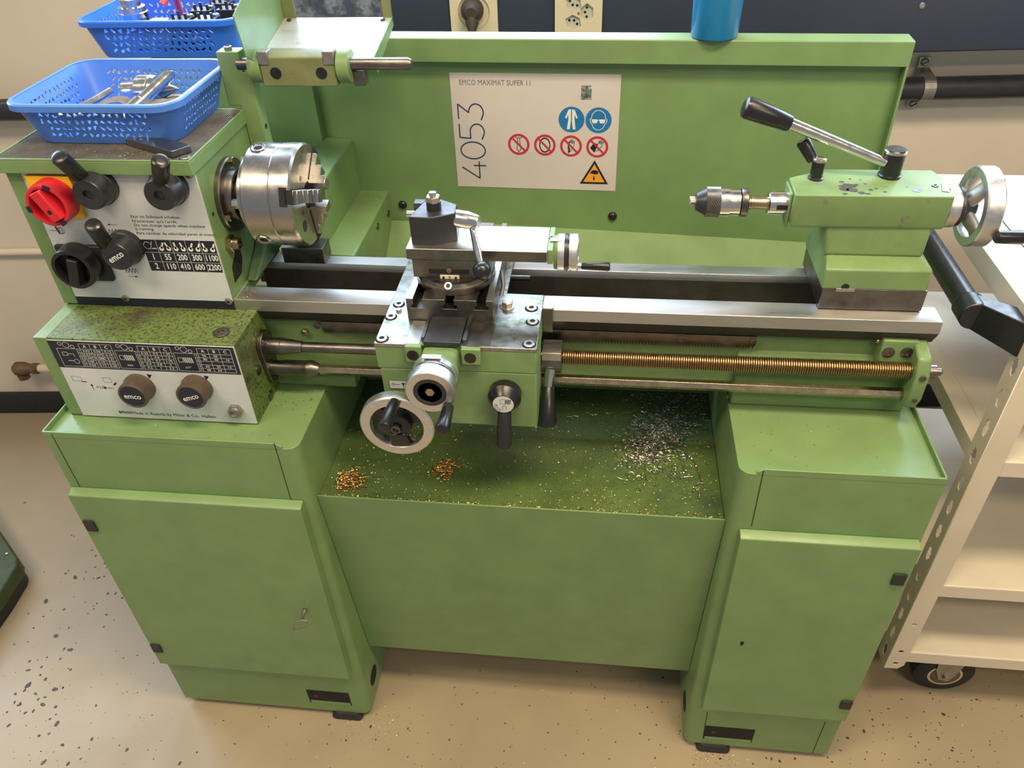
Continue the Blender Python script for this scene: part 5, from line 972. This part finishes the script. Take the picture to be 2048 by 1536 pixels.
MB().lathe(a, b_-a, [(-0.012, 0.0055), (0.0, 0.0058), ((b_-a).length, 0.0055)], 18).build('key_bar', 'chrome', th_)
sp = thing('hook_spanner', W1(0, 0, 0.02), 'flat steel spanner with a slotted round end in the front blue basket', 'spanner')
q = Plane((0.150, 0.243, z0+0.030), Vector((1, 0.05, 0.05)), Vector((0, 1, 0.28)))
outer = [(0.026*math.cos(math.radians(a)), 0.026*math.sin(math.radians(a))) for a in range(40, 320, 14)]+[(0.055, -0.014), (0.095, -0.012), (0.100, 0.0), (0.095, 0.010), (0.045, 0.012)]
MB().plate(q, outer, [[(-0.013, -0.007), (-0.013, 0.007), (-0.008, 0.010), (0.008, 0.010), (0.013, 0.006), (0.013, -0.007)]], 0.007).build('spanner_plate', 'chrome', sp, recalc=False, smooth=False)
rb = MB().cyl((0.165, 0.33, z0+0.011), (0.236, 0.333, z0+0.011), 0.010, None, 20).build('round_bar', 'bronze', None); tag(rb, 'dull round bar lying at the back of the front blue basket', 'bar')
rb = MB().cyl((0.19, 0.235, z0+0.008), (0.240, 0.250, z0+0.009), 0.007, None, 18).build('centre_drill', 'steel_dark', None); tag(rb, 'slim steel drill lying at the right of the front blue basket', 'drill')
# contents of the rear basket
zb = 1.187+0.003
tc = thing('collet_chuck', W2(-0.07, 0, 0), 'bright round collet chuck standing in the rear blue basket', 'collet chuck')
o = W2(-0.062, -0.045, 0.003); MB().lathe(o, Z, [(0, 0.022), (0.045, 0.022), (0.046, 0.0255), (0.066, 0.0265), (0.067, 0.0245), (0.075, 0.024), (0.076, 0.018), (0.088, 0.018), (0.089, 0.014)], 40).build('collet_body', 'chrome', tc)
rg = MB().tube([W2(-0.025, 0.06, 0.03), W2(-0.012, 0.03, 0.075), W2(0.0, 0.0, 0.10), W2(-0.015, -0.02, 0.075)], 0.006, 12).build('red_handle', 'pink', None); tag(rg, 'red plastic handle curving up out of the rear blue basket', 'handle')
pb = MB().loft([[W2(x*1.0-0.012, y*1.0-0.055, 0.003) for x, y in rrect(-0.016, 0.016, -0.012, 0.012, 0.004, 3)], [W2(x*1.05-0.012, y-0.055, 0.058) for x, y in rrect(-0.016, 0.016, -0.012, 0.012, 0.004, 3)]]).build('plastic_case', 'glass', None, 0.001); tag(pb, 'small translucent plastic case beside the bright collet chuck', 'case')
for i, (x, y, lab) in enumerate(((0.030, -0.052, 'black tool holder at the front of the rear basket, beside the plastic case'), (0.078, -0.050, 'black tool holder at the front right of the rear basket'), (0.045, 0.012, 'black tool holder at the middle of the rear basket, behind the front pair'), (0.092, 0.018, 'black tool holder at the middle right of the rear basket'), (0.060, 0.066, 'black tool holder at the back of the rear basket'))):
    t = thing('tool_holder', W2(x, y, 0.003), lab, 'tool holder', 'black tool holders in the rear basket')
    prof = [(-0.019, 0.0), (0.019, 0.0), (0.019, 0.020), (0.008, 0.020), (0.008, 0.034), (0.019, 0.034), (0.019, 0.056), (-0.019, 0.056)]
    MB().loft([[W2(x+a, y+s*0.017, 0.0035+b) for a, b in prof] for s in (-1, 1)]).build('holder_block', 'burn', t, 0.0008)
    for k in (-0.012, 0.0, 0.012):
        MB().cyl(W2(x+k, y-0.006, 0.059), W2(x+k, y-0.006, 0.068+0.004*(k == 0)), 0.0028, None, 12).build('holder_screw', 'burn', t)
    MB().cyl(W2(x+0.014, y+0.008, 0.059), W2(x+0.014, y+0.008, 0.080), 0.0016, None, 10).build('adjusting_stud', 'chrome', t); MB().lathe(W2(x+0.014, y+0.008, 0.059), Z, [(0, 0.006), (0.004, 0.006), (0.005, 0.004)], 18).build('adjusting_nut', 'steel', t)
# parting blade lying on the headstock
a, b_ = P(258, 290, z=TZ), P(372, 322, z=TZ); 
tl = MB(); e0, e1 = P(350, 322, z=TZ), P(396, 297, z=TZ)
ztl = TZ-0.0007
tl.loft([[(0.1835, 0.1990, ztl), (0.1880, 0.1880, ztl), (0.2780, 0.1430, ztl), (0.2960, 0.1650, ztl), (0.2780, 0.1770, ztl), (0.2040, 0.2050, ztl)], [(0.1835, 0.1990, ztl+0.010), (0.1880, 0.1885, ztl+0.010), (0.2780, 0.1435, ztl+0.010), (0.2960, 0.1650, ztl+0.010), (0.2780, 0.1770, ztl+0.010), (0.2040, 0.2050, ztl+0.010)]])
tb_ = tl.build('steel_tool_bar', 'carbide', None, 0.0008); tag(tb_, 'flat dark steel tool bar lying on the ribbed mat in front of the basket', 'tool bar')
# key in the left cabinet door
c = P(610, 1220, y=-0.019); ky = thing('cabinet_key', (c.x, -0.019, c.z), 'small metal key hanging in the lock of the left cabinet door', 'key')
MB().lathe((c.x, -0.0185, c.z), -Y, [(0, 0.0045), (0.0006, 0.0045)], 14).build('key_plate', 'steel_dark', ky)
p1 = P(603, 1240, y=-0.045)
MB().lathe((c.x, -0.0188, c.z), p1-Vector((c.x, -0.0188, c.z)), [(0, 0.0034), (0.006, 0.0034), (0.007, 0.0027), ((p1-Vector((c.x, -0.0188, c.z))).length, 0.0027)], 14).build('key_stem', 'zinc', ky)
bow = [P(u, v, y=-0.047) for u, v in ((603, 1240), (590, 1243), (586, 1257), (590, 1262), (612, 1256), (614, 1240))]
MB().tube(bow, 0.0016, 10, closed=True).build('key_bow', 'zinc', ky)

# neighbouring machine at the left edge
nm = thing('machine_foot', (-0.75, 0.3, FLOOR), 'dark green machine foot standing on the floor at the left edge', 'machine')
ft = [(35, 1116), (33, 1131), (2, 1180), (-170, 1420), (-380, 1100), (-90, 930)]
up_ = [P(u, v, z=0.062) for u, v in ft]; mid = sum(up_, Vector())/len(up_)
MB().loft([[Vector((*(mid+(p_-mid)*k_).xy, z)) for p_ in up_] for z, k_ in ((0.020, 1.015), (0.056, 1.01), (0.062, 0.995))]).build('foot_casting', mat('dark_green_casting', (0.040, 0.060, 0.016), 0.45, var=0.3, vscale=30), nm, 0.004, seg=3)
MB().loft([[Vector((*(mid+(p_-mid)*k_).xy, z)) for p_ in up_] for z, k_ in ((FLOOR, 0.97), (0.0202, 0.97))]).build('foot_base', 'black_matte', nm, 0.002)
c0 = P(14, 1108, z=0.062); MB().lathe((c0.x, c0.y, 0.0618), Z, [(0, 0.004), (0.003, 0.004), (0.004, 0.002)], 14).build('foot_bolt', 'chrome', nm)

# ------------------------------------------------------------------ cart
KX, KY, KXR, KYB, KT = 1.4755, 0.130, 2.45, 0.645, 0.955
ct = thing('steel_cart', (1.9, 0.38, FLOOR), 'cream steel shelf cart with perforated uprights and a black push handle', 'cart')
def star(cx_, cz_):   # keyhole-like slot of a boltless upright
    return [(cx_+x*0.00125, cz_+z*0.00125) for x, z in ((-3, -13), (2.5, -12), (3.5, -7), (7, -3), (4.5, 0), (6.5, 3.5), (4, 8), (3, 13), (-2.5, 12.5), (-4, 7.5), (-7, 3), (-4.5, 0), (-6.5, -3.5), (-4, -8))]
def upright(x, y, sx, sy, name):
    pl_ = Plane((x, y, 0), (0, sy, 0), (0, 0, 1)); hs_ = [star(0.021, z) for z in np.arange(0.155, KT-0.06, 0.060)]
    m_ = MB(); m_.plate(pl_, [(0, 0.122), (0.040, 0.122), (0.040, KT-0.002), (0, KT-0.002)], hs_, 0.002, 0.001*(-1 if sy < 0 else 1)*0)
    u_ = m_.build(name, 'cart', ct, recalc=False, smooth=False)
    f_ = MB(); pl2 = Plane((x, y, 0), (sx, 0, 0), (0, 0, 1)) if sy > 0 else Plane((x, y, 0), (sx, 0, 0), (0, 0, 1))
    hl = [[(0.018+0.0052*math.cos(-i*math.pi/8), z+0.0042*math.sin(-i*math.pi/8)) for i in range(16)] for z in (0.140, 0.181, 0.272)]
    f_.plate(pl2, [(0, 0.122), (0.026, 0.122), (0.036, 0.135), (0.036, KT-0.002), (0, KT-0.002)], hl, 0.002); f_.build('upright_flange', 'cart', u_, recalc=False, smooth=False)
upright(KX, KY, 1, 1, 'upright'); upright(KX, KYB, 1, -1, 'upright'); upright(KXR, KY, -1, 1, 'upright'); upright(KXR, KYB, -1, -1, 'upright')
def shelf(z, nm='shelf', lip=0.033, ov=0.0):
    x0, x1, y0, y1 = KX+0.003-ov, KXR-0.003+ov, KY+0.002-ov, KYB-0.002+ov
    s_ = MB().prism([(y0, z-lip), (y0, z-0.002), (y0+0.002, z), (y1-0.002, z), (y1, z-0.002), (y1, z-lip), (y1-0.0016, z-lip), (y1-0.0016, z-0.003), (y0+0.0016, z-0.003), (y0+0.0016, z-lip)], 'x', x0+(0.030 if ov == 0 else 0), x1-(0.030 if ov == 0 else 0)).build(nm, 'cart', ct, 0.0012)
    MB().box(x0, x0+0.0302, KY+0.043, KYB-0.043, z-lip, z-0.0004).build('shelf_end', 'cart', s_, 0.0012) if ov == 0 else None
    return s_
for z in (0.1765, 0.390, 0.7025): shelf(z)
tps = shelf(KT+0.002, 'top_shelf', 0.037, 0.0025)
MB().box(KX-0.0005, KX+0.001, KY, KYB, KT-0.035, KT+0.0018).build('top_end_lip', 'cart', tps, 0.0006)
MB().box(KX+0.062, KX+0.064, KY+0.03, KYB-0.05, KT+0.0018, KT+0.0026).build('mat_joint', 'seam', tps, smooth=False)
p = P(1929, 470, x=KX); MB().lathe((KX-0.0008, p.y, p.z), -X, [(0, 0.0032), (0.0006, 0.0032)], 14).build('rivet_hole', 'dark', tps)
# handle: tube on two plastic arms
hx_, hz_ = 1.4235, 0.9235
hy0, hy1 = 0.232, 0.60
MB().lathe((hx_, hy0-0.005, hz_), Y, [(0, 0.0185), (hy1-hy0, 0.0185)], 32).build('push_handle', 'black', ct)
for y_, s in ((hy0, 1), (hy1-0.01, -1)):
    ar = MB(); ar.lathe((hx_, y_-0.028, hz_), Y, [(0, 0.021), (0.002, 0.0225), (0.036, 0.0225), (0.038, 0.0205)], 32)
    ar.loft([[(hx_, y_-0.024, hz_+0.0215), (hx_, y_+0.006, hz_+0.0215), (hx_-0.005, y_+0.006, hz_-0.0215), (hx_-0.005, y_-0.024, hz_-0.0215)], [(KX-0.0015, y_-(0.080 if s > 0 else -0.080), hz_+0.0215), (KX-0.0015, y_-0.030*s, hz_+0.0215), (KX-0.0015, y_-0.030*s, hz_-0.034), (KX-0.0015, y_-(0.080 if s > 0 else -0.080), hz_-0.034)]])
    ar.build('handle_arm', 'black', ct, 0.003, seg=3)
# castors
def castor(x, y):
    wr = 0.062; wz = FLOOR+wr; hw = 0.019
    w_ = MB().lathe((x, y-hw, wz), Y, [(0, wr-0.026), (0.001, wr-0.008), (0.006, wr-0.0012), (hw, wr), (2*hw-0.006, wr-0.0012), (2*hw-0.001, wr-0.008), (2*hw, wr-0.026)], 48).build('castor_wheel', 'rubber', ct)
    MB().lathe((x, y-hw-0.0006, wz), Y, [(0, 0.030), (0, 0.0345), (0.0015, 0.0345), (0.0015, 0.030)], 40, closed=True, caps=False).build('wheel_ring', 'alu', w_)
    MB().lathe((x, y-hw-0.0002, wz), -Y, [(0, 0.030), (0.0002, 0.030)], 30).build('wheel_disc', 'rust', w_)
    fk = MB()
    for yy in (y-hw-0.0045, y+hw+0.0015): fk.prism([(x-0.032, 0.128), (x+0.032, 0.128), (x+0.018, wz+0.004), (x+0.011, wz-0.013), (x-0.011, wz-0.013), (x-0.024, wz+0.02)], 'y', yy, yy+0.003)
    fk.box(x-0.032, x+0.032, y-hw-0.0045, y+hw+0.0045, 0.125, 0.143); fk.build('castor_fork', 'zinc', ct, 0.001)
    m_ = MB(); hexcyl(m_, (x, y-hw-0.0045, wz), -Y, 0.0075, 0.006); m_.build('axle_nut', 'zinc', ct)
castor(1.630, 0.192); castor(2.33, 0.192); castor(1.630, 0.56); castor(2.33, 0.56)

# ------------------------------------------------------------------ chips
def chips_mesh(name, m, items, label, cat):
    """items: list of polylines (points, width): thin bent strips of metal"""
    vs, fs = [], []
    for pts, wd, tw in items:
        base = len(vs)
        for i, p in enumerate(pts):
            t_ = pts[min(i+1, len(pts)-1)]-pts[max(i-1, 0)]; t_ = t_/(np.linalg.norm(t_)+1e-9)
            a = tw+i*0.5; ref = np.array([math.cos(a), math.sin(a), 0.8]); s_ = np.cross(t_, ref); s_ = s_/(np.linalg.norm(s_)+1e-9)*wd/2; up = np.cross(s_, t_); up = up/(np.linalg.norm(up)+1e-9)*wd*0.18
            vs += [tuple(p-s_), tuple(p+up), tuple(p+s_)]
        for i in range(len(pts)-1):
            b = base+3*i; fs += [(b, b+1, b+4, b+3), (b+1, b+2, b+5, b+4), (b+2, b, b+3, b+5)]
    me = bpy.data.meshes.new(name); me.from_pydata(vs, [], fs); me.materials.append(M[m]); o = bpy.data.objects.new(name, me); C.objects.link(o)
    tag(o, label, cat, kind='stuff'); return o
def curl(x, y, z, r, turns, wd, rise=0.0, n=10):
    a0 = rng.uniform(0, 6.28); tilt = rng.uniform(-0.7, 0.7); pts = []
    for i in range(n):
        a = a0+turns*6.283*i/(n-1); pts.append(np.array([x+r*math.cos(a), y+r*math.sin(a), z+0.0008+abs(r*math.sin(a)*math.sin(tilt))*0.6+rise*i/(n-1)]))
    return (pts, wd, rng.uniform(0, 6))
def sliver(x, y, z, l, wd):
    a = rng.uniform(0, 6.28); b = rng.uniform(-.6, .6); d = np.array([math.cos(a), math.sin(a), 0]); e = np.array([math.cos(a+b), math.sin(a+b), 0.25])
    p = np.array([x, y, z+0.0006]); return ([p-d*l/2, p+d*0.02*l+np.array([0, 0, l*0.15]), p+e*l/2], wd, rng.uniform(0, 6))
TF = zT-0.0093
xa, xb, ya, yb = XL1+0.006, XR0-0.006, yT+0.008, 0.342
fine_b, fine_s = [], []
for i in range(4600):
    x, y = rng.uniform(xa, xb), rng.uniform(ya, yb)
    (fine_b if rng.random() < 0.62 else fine_s).append(sliver(x, y, TF, rng.uniform(0.0008, 0.0030), rng.uniform(0.0005, 0.0009)))
for i in range(650):                                                # along the front fold
    x = rng.uniform(xa, xb); fine_b.append(sliver(x, ya-0.003+abs(rng.normal(0, 0.006)), TF, rng.uniform(0.0012, 0.004), 0.0009))
for i in range(600):
    x = xb-abs(rng.normal(0, 0.10)); y = yb-abs(rng.normal(0, 0.018)); fine_s.append(sliver(x, y, TF, rng.uniform(0.001, 0.004), 0.0008))
for i in range(110): x, y = rng.uniform(xa, xb), rng.uniform(ya, yb); fine_b.append(curl(x, y, TF, rng.uniform(0.0012, 0.003), rng.uniform(0.4, 1.2), 0.0009))
def pile_b(u, v, sx, sy, h, n):
    c = P(u, v, z=TF); out = []
    for i in range(n):
        dx, dy = rng.normal(0, sx), rng.normal(0, sy); hh = h*math.exp(-(dx/sx)**2/1.5-(dy/sy)**2/1.5)*rng.uniform(0, 1)
        out.append(curl(c.x+dx, c.y+dy, TF+hh, rng.uniform(0.0016, 0.0042), rng.uniform(0.4, 1.3), rng.uniform(0.0009, 0.0018)) if rng.random() < 0.75 else sliver(c.x+dx, c.y+dy, TF+hh, 0.005, 0.0012))
    return out
chips_mesh('brass_chips', 'brass', fine_b, 'fine brass chips scattered over the whole chip tray', 'metal chips')
chips_mesh('steel_chips', 'swarf', fine_s, 'fine grey steel chips scattered over the chip tray', 'metal chips')
chips_mesh('brass_chip_pile', 'brass', pile_b(889, 938, 0.0085, 0.011, 0.012, 210)+[curl(P(925, 940, z=TF).x, P(925, 940, z=TF).y, TF, 0.009, 0.6, 0.0012, n=14)], 'small heap of curled brass chips below the apron handwheel', 'metal chips')
chips_mesh('brass_chip_pile', 'brass', pile_b(699, 962, 0.011, 0.012, 0.012, 190)+[([np.array(P(u, v, z=TF+0.002)) for u, v in ((715, 955), (745, 953), (772, 954))], 0.0012, 0)], 'heap of brass chips in the front left corner of the tray', 'metal chips')
c = P(1312, 885, z=TF); big = []
for i in range(620):
    dx, dy = rng.normal(0, 0.030), rng.normal(0, 0.040); dx += 0.2*dy; hh = 0.016*math.exp(-(dx/0.03)**2-(dy/0.04)**2)*rng.uniform(0, 1)
    k_ = rng.random()
    if k_ < 0.55: big.append(curl(c.x+dx, c.y+dy, TF+hh, rng.uniform(0.0015, 0.0055), rng.uniform(0.5, 1.8), rng.uniform(0.0006, 0.0014), rng.uniform(0, 0.008), 14))
    else:
        a = rng.uniform(0, 6.28); l = rng.uniform(0.008, 0.035); bend = rng.uniform(-1.2, 1.2); pts = []; p_ = np.array([c.x+dx, c.y+dy, TF+hh]); 
        for j in range(9): pts.append(p_.copy()); p_ = p_+np.array([math.cos(a+bend*j/8), math.sin(a+bend*j/8), 0])*l/8; p_[2] = max(TF+0.001, p_[2]+rng.uniform(-.0015, .0015))
        big.append((pts, rng.uniform(0.0004, 0.0010), rng.uniform(0, 6)))
def wavy(pix, wd, amp=0.0012, n=40):
    q = [np.array(P(u, v, z=TF+0.002)) for u, v in pix]; out = []
    for i in range(n):
        t_ = i/(n-1)*(len(q)-1); j = min(int(t_), len(q)-2); p_ = q[j]+(q[j+1]-q[j])*(t_-j); out.append(p_+np.array([0, 0, 0.0008+amp*0.5*math.sin(i*1.9)])+np.array([0, amp*0.5*math.cos(i*1.9), 0]))
    return (out, wd, 0)
big += [wavy(((1300, 905), (1322, 940), (1345, 958), (1385, 953)), 0.0011, 0.0), wavy(((1335, 895), (1370, 905), (1390, 925), (1402, 962)), 0.0018), wavy(((1292, 905), (1290, 935), (1292, 960)), 0.0012, 0.0003)]
chips_mesh('steel_swarf_pile', 'swarf', big, 'tangled heap of curly grey steel swarf at the right of the tray', 'metal swarf')
chips_mesh('steel_curl', 'swarf', [wavy(((1112, 836), (1180, 830), (1230, 826), (1290, 824)), 0.0011, 0.0016, 60)], 'long thin wavy steel curl lying near the back of the tray', 'metal swarf')
chips_mesh('steel_curl', 'swarf', [wavy(((1386, 985), (1388, 972), (1400, 966), (1408, 968)), 0.0022, 0.0003), wavy(((1392, 978), (1400, 988), (1398, 998)), 0.0022, 0.002)], 'bent steel curl lying in the shadow at the tray right edge', 'metal swarf')
# chips lying on the machine itself
it = []
for i in range(70): p = P(rng.uniform(320, 500), rng.uniform(612, 650), z=FZ+0.0008); it.append(sliver(p.x, p.y, FZ, rng.uniform(0.001, 0.0028), 0.0010)) if HX0 < p.x < FX1-0.003 and FY+0.004 < p.y < 0.142 else None
for i in range(90): it.append(sliver(rng.uniform(0.345, 0.412), rng.uniform(0.08, 0.33), ZT, rng.uniform(0.001, 0.004), 0.0010))
for i in range(34): it.append(sliver(rng.uniform(0.02, 0.41), rng.uniform(0.006, 0.045), ZT, rng.uniform(0.001, 0.002), 0.0008))
for i in range(30): it.append(sliver(rng.uniform(1.09, 1.35), rng.uniform(0.006, 0.145), ZT, rng.uniform(0.001, 0.0025), 0.0009))
for i in range(60): it.append(sliver(rng.uniform(0.40, 0.452), 0.53-abs(rng.normal(0, 0.02)), 0.9462, rng.uniform(0.001, 0.003), 0.0010))
for i in range(26): it.append(sliver(rng.uniform(0.350, 0.396), rng.uniform(0.45, 0.538), 1.0505, rng.uniform(0.001, 0.0025), 0.0009))
for i in range(60): it.append(sliver(0.31+abs(rng.normal(0, 0.02)), rng.uniform(0.152, 0.184), 0.950, rng.uniform(0.0008, 0.002), 0.0008))
for i in range(40): it.append(sliver(0.345+abs(rng.normal(0, 0.03)), rng.uniform(0.266, 0.289), 0.950, rng.uniform(0.0008, 0.002), 0.0008))
for i in range(240):
    x, y = rng.uniform(0.10, 0.295), rng.uniform(0.139, 0.198)
    if not (0.18 < x and y > 0.138+0.05*(0.30-x)/0.12): it.append(sliver(x, y, TZ-0.0012, rng.uniform(0.0008, 0.0018), 0.0008))
it = [a for a in it if a]
chips_mesh('brass_chips', 'brass', it, 'tiny brass chips dusted over the headstock, gearbox and cabinet tops', 'metal chips')
it = []
for i in range(260):
    u, v = random.choice([(random.uniform(690, 800), random.uniform(1410, 1480)), (random.uniform(1380, 1480), random.uniform(1500, 1534)), (random.uniform(0, 2048), random.uniform(1340, 1536)), (random.uniform(20, 340), random.uniform(1100, 1536))])
    p = P(u, v, z=FLOOR); it.append(sliver(p.x, p.y, FLOOR, rng.uniform(0.001, 0.004), 0.0011)) if not (XL0-.01 < p.x < XL1+.01 and p.y > -.005) and not (XR0-.01 < p.x < XR1+.01 and p.y > -.005) else None
chips_mesh('floor_chips', 'brass', [a for a in it if a], 'stray metal chips lying on the floor around the cabinets', 'metal chips')
